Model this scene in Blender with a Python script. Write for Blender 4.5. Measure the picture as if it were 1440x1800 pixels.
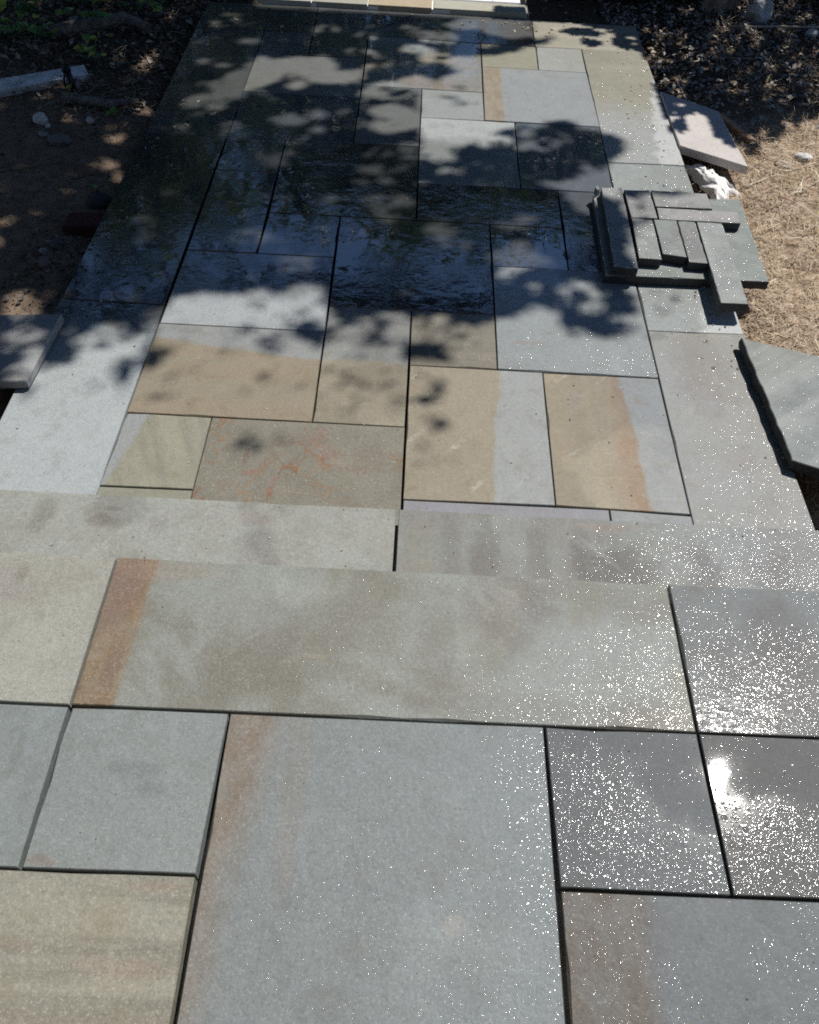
import bpy, bmesh, math, random
import numpy as np
from mathutils import Vector, Matrix, noise as mnoise

sc = bpy.context.scene
for o in list(bpy.data.objects): bpy.data.objects.remove(o)
random.seed(11); RNG = np.random.default_rng(11)

# ------------------------------------------------------------------ camera, sky, sun, exposure
cam_d = bpy.data.cameras.new('camera'); cam = bpy.data.objects.new('camera', cam_d)
sc.collection.objects.link(cam); sc.camera = cam
cam_d.sensor_fit = 'HORIZONTAL'; cam_d.sensor_width = 36; cam_d.lens = 36
cam_d.clip_start = .05; cam_d.clip_end = 400
CR = Vector((0.99870770, 0.03294307, 0.03869983)); CU = Vector((-0.05000861, 0.77272230, 0.63277120))
CF = Vector((0.00905880, 0.63388880, -0.77337115))
mw = Matrix((CR, CU, -CF)).transposed().to_4x4(); mw.translation = (0, 0, 1.92)
cam.matrix_world = mw

SUN = Vector((.35968, .36090, .86045)).normalized()
SUN_EL = math.asin(SUN.z); SUN_AZ = math.atan2(SUN.x, SUN.y)
world = bpy.data.worlds.new('World'); sc.world = world; world.use_nodes = True
wt = world.node_tree; bg = wt.nodes['Background']
sky = wt.nodes.new('ShaderNodeTexSky'); sky.sky_type = 'NISHITA'; sky.sun_disc = False
sky.sun_elevation = SUN_EL; sky.sun_rotation = SUN_AZ; sky.air_density = .8; sky.dust_density = 0; sky.ozone_density = 5.0
wt.links.new(sky.outputs[0], bg.inputs[0]); bg.inputs[1].default_value = 0.108
sl = bpy.data.lights.new('sun', 'SUN'); sl.energy = 5.0; sl.angle = math.radians(.53); sl.color = (1, .955, .89)
sun = bpy.data.objects.new('sun', sl); sc.collection.objects.link(sun)
sun.rotation_euler = SUN.to_track_quat('Z', 'Y').to_euler(); sun.location = (4, 4, 12)
sc.view_settings.view_transform = 'Standard'; sc.view_settings.look = 'None'
sc.view_settings.gamma = 1; sc.view_settings.use_curve_mapping = False
sc.view_settings.exposure = 0.19
sc.cycles.use_denoising = False; sc.cycles.sample_clamp_direct = 45; sc.cycles.filter_width = 1.8
sc.cycles.max_bounces = 6; sc.cycles.transparent_max_bounces = 6
sc.cycles.sample_clamp_indirect = 4

# ------------------------------------------------------------------ helpers
COL = sc.collection
def link(o, parent=None):
    COL.objects.link(o)
    if parent: o.parent = parent
    return o
def tag(o, label=None, cat=None, group=None, kind=None):
    if label: o['label'] = label
    if cat: o['category'] = cat
    if group: o['group'] = group
    if kind: o['kind'] = kind
    return o
def mesh_obj(name, verts, faces, mat=None, parent=None, loc=(0, 0, 0), smooth=False):
    me = bpy.data.meshes.new(name); me.from_pydata([tuple(v) for v in verts], [], faces); me.update()
    if smooth: me.polygons.foreach_set('use_smooth', [True] * len(me.polygons))
    o = bpy.data.objects.new(name, me); o.location = loc
    if mat: me.materials.append(mat)
    return link(o, parent)
def np_mesh(name, V, F, mat, parent=None, cols=None, smooth=False):
    """V (n,3), F (m,k) arrays -> one mesh; cols (m,3) per-face colour"""
    V = np.asarray(V, np.float32); F = np.asarray(F, np.int32); k = F.shape[1]
    me = bpy.data.meshes.new(name); me.vertices.add(len(V)); me.vertices.foreach_set('co', V.ravel())
    me.loops.add(F.size); me.loops.foreach_set('vertex_index', F.ravel())
    me.polygons.add(len(F)); me.polygons.foreach_set('loop_start', np.arange(0, F.size, k, dtype=np.int32))
    me.polygons.foreach_set('loop_total', np.full(len(F), k, np.int32))
    if smooth: me.polygons.foreach_set('use_smooth', np.ones(len(F), bool))
    me.update(calc_edges=True); me.validate()
    if cols is not None:
        a = me.color_attributes.new('tint', 'FLOAT_COLOR', 'CORNER')
        c = np.repeat(np.concatenate([cols, np.ones((len(cols), 1))], 1), k, axis=0).astype(np.float32)
        a.data.foreach_set('color', c.ravel())
    me.materials.append(mat)
    o = bpy.data.objects.new(name, me)
    return link(o, parent)
def empty(name, loc=(0, 0, 0)):
    o = bpy.data.objects.new(name, None); o.location = loc; o.empty_display_size = .1
    return link(o)

class Mat:
    def __init__(s, name):
        s.m = bpy.data.materials.new(name); s.m.use_nodes = True; s.t = s.m.node_tree
        s.b = s.t.nodes['Principled BSDF']; s.tc = s.t.nodes.new('ShaderNodeTexCoord')
        s.obj = s.tc.outputs['Object']
    def set(s, sock, v):
        if isinstance(v, bpy.types.NodeSocket): s.t.links.new(v, sock)
        elif isinstance(v, (tuple, list)) and len(v) == 3 and sock.type == 'RGBA': sock.default_value = (*v, 1)
        else: sock.default_value = v
    def math(s, op, a, b=0.0, c=None, clamp=False):
        n = s.t.nodes.new('ShaderNodeMath'); n.operation = op; n.use_clamp = clamp
        s.set(n.inputs[0], a); s.set(n.inputs[1], b)
        if c is not None: s.set(n.inputs[2], c)
        return n.outputs[0]
    def mix(s, f, a, b, mode='MIX'):
        n = s.t.nodes.new('ShaderNodeMix'); n.data_type = 'RGBA'; n.blend_type = mode
        s.set(n.inputs[0], f); s.set(n.inputs[6], a); s.set(n.inputs[7], b); return n.outputs[2]
    def map(s, v=None, loc=(0, 0, 0), scale=(1, 1, 1), rot=0):
        n = s.t.nodes.new('ShaderNodeMapping'); s.set(n.inputs[0], v or s.obj)
        n.inputs[1].default_value = loc; n.inputs[3].default_value = scale; n.inputs[2].default_value = (0, 0, rot)
        return n.outputs[0]
    def noise(s, v, scale, detail=3, rough=.55, dist=0, col=False):
        n = s.t.nodes.new('ShaderNodeTexNoise'); s.set(n.inputs['Vector'], v)
        n.inputs['Scale'].default_value = scale; n.inputs['Detail'].default_value = detail
        n.inputs['Roughness'].default_value = rough; n.inputs['Distortion'].default_value = dist
        return n.outputs['Color' if col else 0]
    def vor(s, v, scale, feat='F1', out='Distance', rnd=1):
        n = s.t.nodes.new('ShaderNodeTexVoronoi'); n.feature = feat; s.set(n.inputs['Vector'], v)
        n.inputs['Scale'].default_value = scale; n.inputs['Randomness'].default_value = rnd
        return n.outputs[out]
    def ss(s, v, lo, hi, a=0., b=1.):
        n = s.t.nodes.new('ShaderNodeMapRange'); n.interpolation_type = 'SMOOTHSTEP'
        s.set(n.inputs[0], v); s.set(n.inputs[1], lo); s.set(n.inputs[2], hi); s.set(n.inputs[3], a); s.set(n.inputs[4], b)
        return n.outputs[0]
    def bump(s, h, dist, nrm=None, strength=1.):
        n = s.t.nodes.new('ShaderNodeBump'); s.set(n.inputs['Height'], h)
        n.inputs['Distance'].default_value = dist; s.set(n.inputs['Strength'], strength)
        if nrm: s.t.links.new(nrm, n.inputs['Normal'])
        return n.outputs[0]
    def P(s, **k):
        for a, v in k.items():
            s.set(s.b.inputs[a.replace('_', ' ')], v)
        return s.m

def simple(name, col, rough=.8, var=.3, scale=30, bumpd=.002, spec=.3, **k):
    m = Mat(name); n = m.noise(m.obj, scale, 5); f = m.noise(m.obj, scale * 7, 3)
    dark = tuple(c * (1 - var) for c in col); lite = tuple(min(1, c * (1 + var)) for c in col)
    c = m.mix(m.ss(n, .3, .7), dark, lite); c = m.mix(m.ss(f, .35, .65, 0, .5), c, dark)
    m.P(Base_Color=c, Roughness=rough, Specular_IOR_Level=spec, Normal=m.bump(n, bumpd, m.bump(f, bumpd * .3)), **k)
    return m.m
def tint_mat(name, rough=.7, var=.25, trans=0., spec=.3):
    """per-face tint with grain"""
    m = Mat(name); a = m.t.nodes.new('ShaderNodeVertexColor'); a.layer_name = 'tint'
    n = m.noise(m.obj, 90, 3)
    c = m.mix(m.ss(n, .3, .7, 0, var * 2), a.outputs[0], (.02, .018, .012))
    m.P(Base_Color=c, Roughness=rough, Specular_IOR_Level=spec)
    if trans:
        tr = m.t.nodes.new('ShaderNodeBsdfTranslucent'); m.t.links.new(a.outputs[0], tr.inputs[0])
        mx = m.t.nodes.new('ShaderNodeMixShader'); mx.inputs[0].default_value = trans
        out = m.t.nodes['Material Output']
        m.t.links.new(m.b.outputs[0], mx.inputs[1]); m.t.links.new(tr.outputs[0], mx.inputs[2]); m.t.links.new(mx.outputs[0], out.inputs[0])
    return m.m

# ------------------------------------------------------------------ stone
SN = [0]
def stone(base, alt=None, alt_amt=.5, altscale=4, bands=(), spots=(), wet=0., drops=0., ripple=0., pool=0., stripes=None,
          veins=None, rough=.62, grain=.35, fossils=0, scuffs=0, dropmask=None, sheen=.3, coatr=.035, dscale=1., dark=.15, ior=1.6, bigr=.0009, tone=1., name='bluestone', pools=(), wetmask=None, drycol=None):
    D_ = lambda c: tuple(.72 * q + .28 * (.3 * c[0] + .55 * c[1] + .15 * c[2]) for q in c)
    if max(base) / min(base) > 1.15: base = D_(base)
    alt = D_(alt) if alt else None
    bands = [(*b[:-1], D_(b[-1])) for b in bands]; spots = [(*q[:-2], D_(D_(q[-2])), q[-1] * .8) for q in spots]
    if stripes: stripes = (stripes[0], stripes[1], D_(stripes[2]), stripes[3])
    T_ = lambda c: tuple(min(.75, q * tone) for q in c)
    base = T_(base); alt = T_(alt) if alt else None; drycol = T_(drycol) if drycol else None
    bands = [(*b[:-1], T_(b[-1])) for b in bands]; spots = [(*q[:-2], T_(q[-2]), q[-1]) for q in spots]
    if stripes: stripes = (stripes[0], stripes[1], T_(stripes[2]), stripes[3])
    SN[0] += 1; r = random.Random(SN[0] * 77); m = Mat(name)
    off = tuple(r.uniform(-40, 40) for _ in range(3)); v = m.map(m.obj, loc=off)
    sep = m.t.nodes.new('ShaderNodeSeparateXYZ'); m.t.links.new(m.obj, sep.inputs[0]); X, Y = sep.outputs[0], sep.outputs[1]
    alt = alt or tuple(c * k for c, k in zip(base, (.86, .83, .76)))
    cloud = m.noise(v, altscale, 4, .6, .4)
    col = m.mix(m.ss(cloud, .38, .64, 0, alt_amt), base, alt)
    if stripes:   # (angle, scale, colour, amount)
        sv = m.map(m.map(v, rot=stripes[0]), scale=(1, .06, 1)); sn = m.noise(sv, stripes[1] * 1.6, 5, .65, .5)
        col = m.mix(m.ss(sn, .42, .6, 0, stripes[3]), col, stripes[2])
    wob = m.noise(v, 3.2, 4, .6)
    for (ax, ay, pos, wd, amp, c) in bands:
        d = m.math('ADD', m.math('MULTIPLY', X, ax), m.math('MULTIPLY', Y, ay))
        d = m.math('ADD', d, m.math('MULTIPLY', m.math('SUBTRACT', wob, .5), amp))
        mk = m.ss(d, pos - wd, pos + wd)
        sv = m.noise(m.map(v, scale=(1 + 2 * abs(ax), 1 + 2 * abs(ay), 1)), 9, 4, .65)
        neu = max(c) / min(c) < 1.25; k1, k2, k3 = ((.93, .92, .9), (.8, .8, .8), (1.08, 1.08, 1.08)) if neu else ((.82, .66, .5), (.62, .42, .3), (1.1, 1.2, 1.35))
        c2 = m.mix(m.ss(sv, .38, .66, 0, .75), c, tuple(q * k for q, k in zip(c, k1)))
        c2 = m.mix(m.ss(m.noise(v, 55, 4, .7), .52, .68, 0, .45), c2, tuple(q * k for q, k in zip(c, k2)))
        c2 = m.mix(m.ss(m.noise(v, 22, 4, .7), .55, .7, 0, .4), c2, tuple(min(.7, q * k) for q, k in zip(c, k3)))
        col = m.mix(mk, col, c2)
    sw = m.noise(v, 14, 4, .65)
    for (sx, sy, rx, ry, c, a) in spots:
        dx = m.math('DIVIDE', m.math('SUBTRACT', X, sx), rx); dy = m.math('DIVIDE', m.math('SUBTRACT', Y, sy), ry)
        d = m.math('ADD', m.math('MULTIPLY', dx, dx), m.math('MULTIPLY', dy, dy))
        d = m.math('ADD', d, m.math('MULTIPLY', m.math('SUBTRACT', sw, .5), 2.2))
        col = m.mix(m.ss(d, 0.1, 1.25, a, 0), col, c)
    if veins:
        dv = m.noise(v, 5, 3, .5, .8, col=True)
        vv = m.t.nodes.new('ShaderNodeVectorMath'); vv.operation = 'MULTIPLY_ADD'
        m.t.links.new(dv, vv.inputs[0]); vv.inputs[1].default_value = (.35, .35, .35); m.t.links.new(v, vv.inputs[2])
        for sc_, th, c, a in veins:
            e = m.vor(vv.outputs[0], sc_, 'DISTANCE_TO_EDGE')
            gate = m.ss(m.noise(v, 6, 2), .42, .6)
            col = m.mix(m.math('MULTIPLY', m.ss(e, th * .3, th, a, 0), gate), col, c)
    if fossils:
        fv = m.vor(m.map(v, scale=(1, 2.2, 1)), 60); fc = m.vor(m.map(v, scale=(1, 2.2, 1)), 60, out='Color')
        g = m.math('MULTIPLY', m.ss(fv, .1, .25, 1, 0), m.ss(fc, .8, .86, 0, fossils))
        col = m.mix(g, col, (.45, .45, .38))
    if scuffs:
        wv = m.t.nodes.new('ShaderNodeTexWave'); m.t.links.new(m.map(m.map(v, rot=r.uniform(0.6, 1.2)), scale=(1, .3, 1)), wv.inputs[0])
        wv.inputs['Scale'].default_value = 3.0; wv.inputs['Distortion'].default_value = 9; wv.inputs['Detail Scale'].default_value = .8
        sm = m.math('MULTIPLY', m.ss(wv.outputs['Fac'], .9, 1.0), m.math('MULTIPLY', m.ss(m.noise(v, 5, 3), .5, .7, 0, scuffs * .7), m.ss(m.noise(v, 60, 3), .4, .6)))
        col = m.mix(sm, col, (.6, .6, .55))
    # grain: pale and dark flecks, a scatter of larger dark pits
    g1 = m.noise(v, 260, 3, .7); g2 = m.noise(m.map(v, loc=(5, 5, 5)), 110, 3, .7)
    col = m.mix(m.ss(g1, .54, .72, 0, grain), col, (.52, .53, .5))
    col = m.mix(m.ss(g1, .46, .3, 0, grain * .9), col, (.035, .035, .035))
    col = m.mix(m.ss(g2, .5, .68, 0, .24), col, tuple(c * .45 for c in base))
    col = m.mix(m.ss(g2, .47, .3, 0, .2), col, tuple(min(.7, c * 1.5 + .03) for c in base))
    g3 = m.noise(m.map(v, loc=(9, 1, 5)), 13, 5, .7, .6)
    col = m.mix(m.ss(g3, .5, .68, 0, .38), col, tuple(c * k for c, k in zip(base, (.72, .66, .56))))
    col = m.mix(m.ss(g3, .45, .3, 0, .22), col, tuple(min(.7, c * 1.35 + .02) for c in base))
    sn_ = m.noise(m.map(m.map(v, rot=r.uniform(0, 3)), scale=(1, .1, 1)), 30, 3, .6)
    col = m.mix(m.math('MULTIPLY', m.ss(sn_, .62, .74, 0, .16), m.ss(m.noise(v, 3, 2), .45, .6)), col, tuple(min(.7, c * 1.5 + .05) for c in base))
    pit = m.vor(v, 26); pc = m.vor(v, 26, out='Color')
    col = m.mix(m.math('MULTIPLY', m.ss(pit, .03, .075, .7, 0), m.ss(pc, .78, .84)), col, (.03, .026, .02))
    wm = 0.
    if wet:
        wn = m.noise(v, 2.6, 4, .55); wm = m.ss(wn, .5 - .34 * wet, .56 - .2 * wet, .25 * wet, 1)
        if wetmask:   # (ax, ay, pos, width): dry beyond pos
            d = m.math('ADD', m.math('MULTIPLY', X, wetmask[0]), m.math('MULTIPLY', Y, wetmask[1]))
            d = m.math('ADD', d, m.math('MULTIPLY', m.math('SUBTRACT', m.noise(v, 11, 4, .6), .5), .16))
            dry = m.ss(d, wetmask[2] - wetmask[3], wetmask[2] + wetmask[3])
            wm = m.math('MULTIPLY', wm, m.math('SUBTRACT', 1., dry))
            dryc = drycol or tuple(c * 1.1 + .05 for c in base)
        col = m.mix(m.math('MULTIPLY', wm, dark), col, (.0, .0, .0))
        if wetmask:
            dc = m.mix(m.ss(g1, .5, .7, 0, .5), dryc, (.5, .5, .48)); dc = m.mix(m.ss(g1, .48, .3, 0, .6), dc, tuple(q * .35 for q in dryc))
            dc = m.mix(m.ss(g3, .48, .68, 0, .55), dc, tuple(q * k for q, k in zip(dryc, (.74, .73, .70)))); dc = m.mix(m.ss(g2, .5, .68, 0, .35), dc, tuple(q * .6 for q in dryc))
            dc = m.mix(m.ss(m.noise(v, 3, 5, .65, .6), .5, .7, 0, .5), dc, tuple(min(.6, q * 1.18) for q in dryc))
            col = m.mix(m.math('MULTIPLY', dry, .9), col, dc)
    stone_n = m.bump(g2, .0009, m.bump(m.noise(v, 24, 4), .0014))
    kw = {}; crough = coatr
    if wet:
        h = m.math('MULTIPLY', m.noise(m.map(v, scale=(.8, 1.4, 1)), 42, 3, .55), .0015 * ripple)
        h = m.math('MULTIPLY', h, m.math('MULTIPLY', m.ss(m.noise(v, 3.5, 3, .6), .4, .62, .06, 1), m.ss(m.noise(v, 19, 3), .35, .65, .35, 1)))
        big = m.math('MULTIPLY', m.noise(v, 9, 2), bigr)
        h = m.math('ADD', h, big)
        if drops:
            dm = m.ss(m.noise(v, 5, 3), .34, .52, .25, 1)
            if dropmask:
                d = m.math('ADD', m.math('MULTIPLY', X, dropmask[0]), m.math('MULTIPLY', Y, dropmask[1]))
                d = m.math('ADD', d, m.math('MULTIPLY', m.math('SUBTRACT', m.noise(v, 7, 3), .5), .3))
                dm = m.ss(d, dropmask[2] - dropmask[3] * 1.4, dropmask[2] + dropmask[3] * 1.4)
            for (px, py, pr) in pools:
                dx = m.math('SUBTRACT', X, px); dy = m.math('SUBTRACT', Y, py)
                d = m.math('SQRT', m.math('ADD', m.math('MULTIPLY', dx, dx), m.math('MULTIPLY', dy, dy)))
                d = m.math('ADD', d, m.math('MULTIPLY', m.math('SUBTRACT', m.noise(v, 12, 4, .6), .5), pr * 1.1))
                dm = m.math('MULTIPLY', dm, m.ss(d, pr * .35, pr * 1.5))
            dm = m.math('MULTIPLY', dm, m.ss(m.noise(v, 16, 3), .3, .6, .55, 1))
            tot = None
            for scl, rad, thr, ht in ((62, .42, .35, 1.1), (120, .42, .3, .55), (230, .45, .25, .3)):
                scl *= dscale; ht /= dscale
                vv_ = m.map(v, loc=(scl, 0, 0)); dd = m.vor(vv_, scl); cc = m.vor(vv_, scl, out='Color')
                T = m.math('MULTIPLY_ADD', dm, -(1.05 - thr), 1.05)      # fewer beads where the mask fades
                dome = m.math('MULTIPLY', m.ss(dd, 0, rad, 1, 0), m.ss(m.math('SUBTRACT', cc, T), 0., .2))
                dome = m.math('MULTIPLY', dome, .00095 * ht * drops)
                tot = dome if tot is None else m.math('ADD', tot, dome)
            for scl, T0, ht in ((150, .72, .5), (260, .6, .3)):      # stray fine beads everywhere on the wet stone
                scl *= max(dscale, .6); vv_ = m.map(v, loc=(0, scl, 0)); dd = m.vor(vv_, scl); cc = m.vor(vv_, scl, out='Color')
                dome = m.math('MULTIPLY', m.ss(dd, 0, .42, 1, 0), m.ss(cc, T0, T0 + .1))
                dome = m.math('MULTIPLY', dome, m.ss(m.noise(v, 4, 3), .38, .55, .15, 1))
                tot = m.math('ADD', tot, m.math('MULTIPLY', dome, .0011 * ht * max(1, drops)))
            crough = m.math('MULTIPLY_ADD', m.ss(dm, 0, .5), .055 - coatr, coatr)
            h = m.math('ADD', h, tot)
        kw = dict(Coat_Weight=m.math('MULTIPLY', wm, 1.0), Coat_Roughness=crough, Coat_IOR=ior, Coat_Normal=m.bump(h, 1.0))
    rr = m.math('ADD', m.math('MULTIPLY', g1, .2), rough - .1)
    m.P(Base_Color=col, Roughness=rr, Specular_IOR_Level=sheen, Normal=stone_n, **kw)
    return m.m

def slab_mesh(quad, z0, z1, jit=.0007, bev=.002, step=.07, chips=0, rnd=random, rock=0.):
    """stone plate from a quad (CCW or CW, 2D, local): wavering arris, small bevel, a few chipped edges"""
    out = []
    area = sum(quad[i][0] * quad[(i + 1) % len(quad)][1] - quad[(i + 1) % len(quad)][0] * quad[i][1] for i in range(len(quad)))
    if area < 0: quad = quad[::-1]
    n = len(quad); cx = sum(p[0] for p in quad) / n; cy = sum(p[1] for p in quad) / n
    for i in range(n):
        a = Vector(quad[i]); b = Vector(quad[(i + 1) % n]); L = (b - a).length; k = max(1, int(L / step))
        nrm = Vector((-(b - a).y, (b - a).x)).normalized()
        for j in range(k):
            t = j / k
            if j: t += rnd.uniform(-.3, .3) / k
            p = a.lerp(b, t)
            inn = rnd.uniform(0, jit) if j else rnd.uniform(0, jit)
            if rock: inn += rnd.uniform(0, rock)
            nn = nrm
            if j == 0:
                pa = Vector(quad[i - 1]); n0 = Vector((-(a - pa).y, (a - pa).x)).normalized(); nn = (n0 + nrm); nn = nn / max(.3, nn.length_squared) * 2
            out.append((p + nrm * inn, nn, rnd.random()))
    N_ = len(out); V = []; F = []
    def ring(fn):
        s = len(V)
        for p, nr, q in out: V.append(fn(p, nr, q))
        return s
    c = Vector((cx, cy))
    r0 = ring(lambda p, nr, q: (*(p + nr * rock * rnd.random()), z0))
    if rock:
        rm = ring(lambda p, nr, q: (*(p + nr * rock * rnd.uniform(-.6, .6)), (z0 + z1) / 2))
    r1 = ring(lambda p, nr, q: (*p, z1 - bev * (1 + (2.5 if q < chips else 0))))
    r2 = ring(lambda p, nr, q: (*(p + nr * bev * (.8 + (1.6 if q < chips else 0))), z1))
    rs = [r0] + ([rm] if rock else []) + [r1, r2]
    for a, b in zip(rs, rs[1:]):
        for i in range(N_): j = (i + 1) % N_; F.append((a + i, a + j, b + j, b + i))
    F.append([r2 + i for i in range(N_)]); F.append([r0 + i for i in reversed(range(N_))])
    return V, F
def shaded_sides(o, mat):  # puts the shade of the side faces into their colour
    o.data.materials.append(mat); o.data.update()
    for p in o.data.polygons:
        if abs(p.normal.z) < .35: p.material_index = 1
def slab(name, quad, z0, z1, mat, parent=None, gap=.003, label=None, tilt=0., **k):
    cx = sum(p[0] for p in quad) / len(quad); cy = sum(p[1] for p in quad) / len(quad)
    q = []
    for (x, y) in quad:   # shrink towards centre for the open joint
        q.append((x - cx - math.copysign(gap, x - cx), y - cy - math.copysign(gap, y - cy)))
    V, F = slab_mesh(q, z0 - z1, 0, **k)
    o = mesh_obj(name, V, F, mat, parent, (cx, cy, z1))
    if tilt: o.rotation_euler = (random.uniform(-tilt, tilt), random.uniform(-tilt, tilt), 0)
    if label: o['label'] = label
    return o

# ------------------------------------------------------------------ ground
def gz(x, y):
    """height of the earth round the paving"""
    z = -.105 + .035 * mnoise.noise(Vector((x * 1.1, y * 1.1, 3))) + .014 * mnoise.noise(Vector((x * 5, y * 5, 7))) \
        + .006 * mnoise.noise(Vector((x * 16, y * 16, 2)))
    if x > 1.27: z += .05 * min(1, max(0, (x - 1.3) / .5)) * min(1, max(0, (y - 1.9) / .8))
    if x < -1.3: z += .03 * min(1, max(0, (-1.45 - x) / .4)) * min(1, max(0, (y - 2.2) / .6))
    d = max(abs(x) - 1.31, 0)
    if d < .12 and 1.3 < y < 5.6: z -= .03 * (1 - d / .12)
    if y > 6.2: z += .03 * min(1, (y - 6.2))
    if -1.5 < x < 1.45 and 1 < y < 5.6 and abs(x) < 1.24: z = -.26
    return z
def axis(lo, hi, fine0, fine1, st):
    a = list(np.arange(fine0, fine1, st)); s = st; x = fine0
    while x > lo: s *= 1.35; x -= s; a.insert(0, x)
    s = st; x = a[-1]
    while x < hi: s *= 1.35; x += s; a.append(x)
    return a
xs = axis(-90, 90, -3.2, 3.6, .03); ys = axis(-60, 120, 1.2, 7.2, .03)
V = [(x, y, gz(x, y)) for y in ys for x in xs]; nx = len(xs)
F = [(j * nx + i, j * nx + i + 1, (j + 1) * nx + i + 1, (j + 1) * nx + i) for j in range(len(ys) - 1) for i in range(nx - 1)]
m = Mat('earth')
sp = m.t.nodes.new('ShaderNodeSeparateXYZ'); m.t.links.new(m.obj, sp.inputs[0])
n1 = m.noise(m.obj, 1.6, 5); n2 = m.noise(m.obj, 18, 5, .65); n3 = m.noise(m.obj, 140, 3, .7)
dirt = m.mix(m.ss(n2, .35, .65), (.25, .19, .14), (.16, .12, .085))
sand = m.mix(m.ss(n2, .35, .65), (.42, .33, .25), (.21, .15, .105))
side = m.ss(m.math('ADD', sp.outputs[0], m.math('MULTIPLY', m.math('SUBTRACT', n1, .5), 1.5)), .6, 1.3)
c = m.mix(side, dirt, sand)
humus = m.ss(m.math('ADD', sp.outputs[1], m.math('MULTIPLY', m.math('SUBTRACT', n1, .5), 1.2)), 4.2, 4.9)
c = m.mix(m.math('MULTIPLY', humus, .8), c, (.06, .045, .033))
c = m.mix(m.ss(n3, .6, .75, 0, .5), c, (.4, .34, .27)); c = m.mix(m.ss(n3, .42, .25, 0, .6), c, (.03, .022, .015))
crk = m.vor(m.map(m.obj, scale=(1, 1, .2)), 3.2, 'DISTANCE_TO_EDGE')
c = m.mix(m.math('MULTIPLY', m.ss(crk, .004, .02, .7, 0), m.ss(n1, .5, .6)), c, (.03, .02, .014))
m.P(Base_Color=c, Roughness=.95, Specular_IOR_Level=.1, Normal=m.bump(n2, .02, m.bump(n3, .004)))
ground = mesh_obj('ground', V, F, m.m, smooth=True); tag(ground, kind='structure')

# ------------------------------------------------------------------ beds and blocks that carry the paving
def box(name, x0, x1, y0, y1, z0, z1, mat, parent=None):
    V = [(x, y, z) for z in (z0, z1) for y in (y0, y1) for x in (x0, x1)]
    return mesh_obj(name, V, [(0, 2, 3, 1), (4, 5, 7, 6), (0, 1, 5, 4), (2, 6, 7, 3), (0, 4, 6, 2), (1, 3, 7, 5)], mat, parent)
bed_m = simple('stone_dust', (.06, .056, .05), .95, .4, 60, .004)
conc = simple('concrete', (.2, .195, .18), .9, .25, 25, .003)
patio = tag(box('patio', -1.29, 1.24, 1.405, 5.44, -.3, -.0415, bed_m), kind='structure')
stair = tag(box('step', -1.55, 1.55, 1.064, 1.40, -.3, .1515, conc), kind='structure')
landing = tag(box('landing', -1.57, 1.57, -1.1, 1.06, -.3, .3415, conc), kind='structure')
wall_m = simple('dark_blocker', (.055, .05, .048), .9, .25, 8, .004)
wall = tag(box('unseen_wall', -6, 6, -1.5, -1.12, -.3, 5.2, wall_m), 'dark house wall, unseen, added behind the landing to cut sky light', 'house wall')  # out of view, added to block sky light from behind the camera
walk = tag(box('walkway', -1.0, .62, 5.475, 9.0, -.3, -.002, conc), kind='structure')

# ------------------------------------------------------------------ stone colours
GREY = (.225, .25, .255); BLUE = (.21, .235, .25); TAN = (.235, .20, .13); OLIVE = (.215, .205, .14); RUST = (.36, .15, .06); BROWN = (.15, .12, .085)
PALE = (.30, .33, .34); DK = (.13, .15, .16)
K = {}
K['LA'] = dict(wet=1, dark=.72, ripple=.4, wetmask=(.1, -1, -.36, .12), drycol=PALE, base=(.3, .33, .34), alt=(.35, .37, .35), grain=.22, scuffs=.25, rough=.6, sheen=.35)
K['LB'] = dict(base=(.12, .13, .12), wet=.9, ripple=.7, coatr=.05)
K['LC'] = dict(base=(.13, .15, .155), wet=.7, ripple=.5)
K['BA'] = dict(base=(.14, .155, .12), wet=.9, ripple=.5)
K['BB'] = dict(base=(.19, .21, .22), wet=.8, ripple=.5)
K['BC'] = dict(base=(.33, .31, .235), stripes=(1.57, 6, OLIVE, .4))
K['RA'] = dict(base=(.25, .24, .175), alt=(.19, .185, .14), wet=.9, drops=2.2, dscale=.75, ripple=.5, stripes=(1.5, 5, (.2, .2, .14), .5),
               drycol=(.27, .28, .28), wetmask=(1, -.12, .13, .02), bands=[(-.1, -1, .12, .18, .2, (.25, .27, .27))])
K['RB'] = dict(base=(.235, .26, .26), wet=.9, drops=2.2, dscale=.755, ripple=.6, drycol=(.3, .315, .315), wetmask=(1, -.2, .15, .03))
K['RC'] = dict(base=(.208, .208, .19), alt=(.2, .215, .21), wet=.9, drops=1.7, ripple=.7, dscale=.62, dropmask=(1, -.25, -.08, .2), scuffs=.15,
               spots=[(-.03, .33, .12, .25, (.18, .14, .12), .6), (.03, -.42, .022, .02, (.42, .14, .04), .8), (.05, -.1, .09, .06, (.2, .16, .13), .5)])
K['a1'] = dict(base=OLIVE, alt=(.26, .24, .165), stripes=(-.35, 11, (.165, .16, .12), .6), bands=[(-1, .2, .100, .012, .05, (.215, .24, .245))])
K['a2'] = dict(base=(.2, .205, .15))
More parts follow.
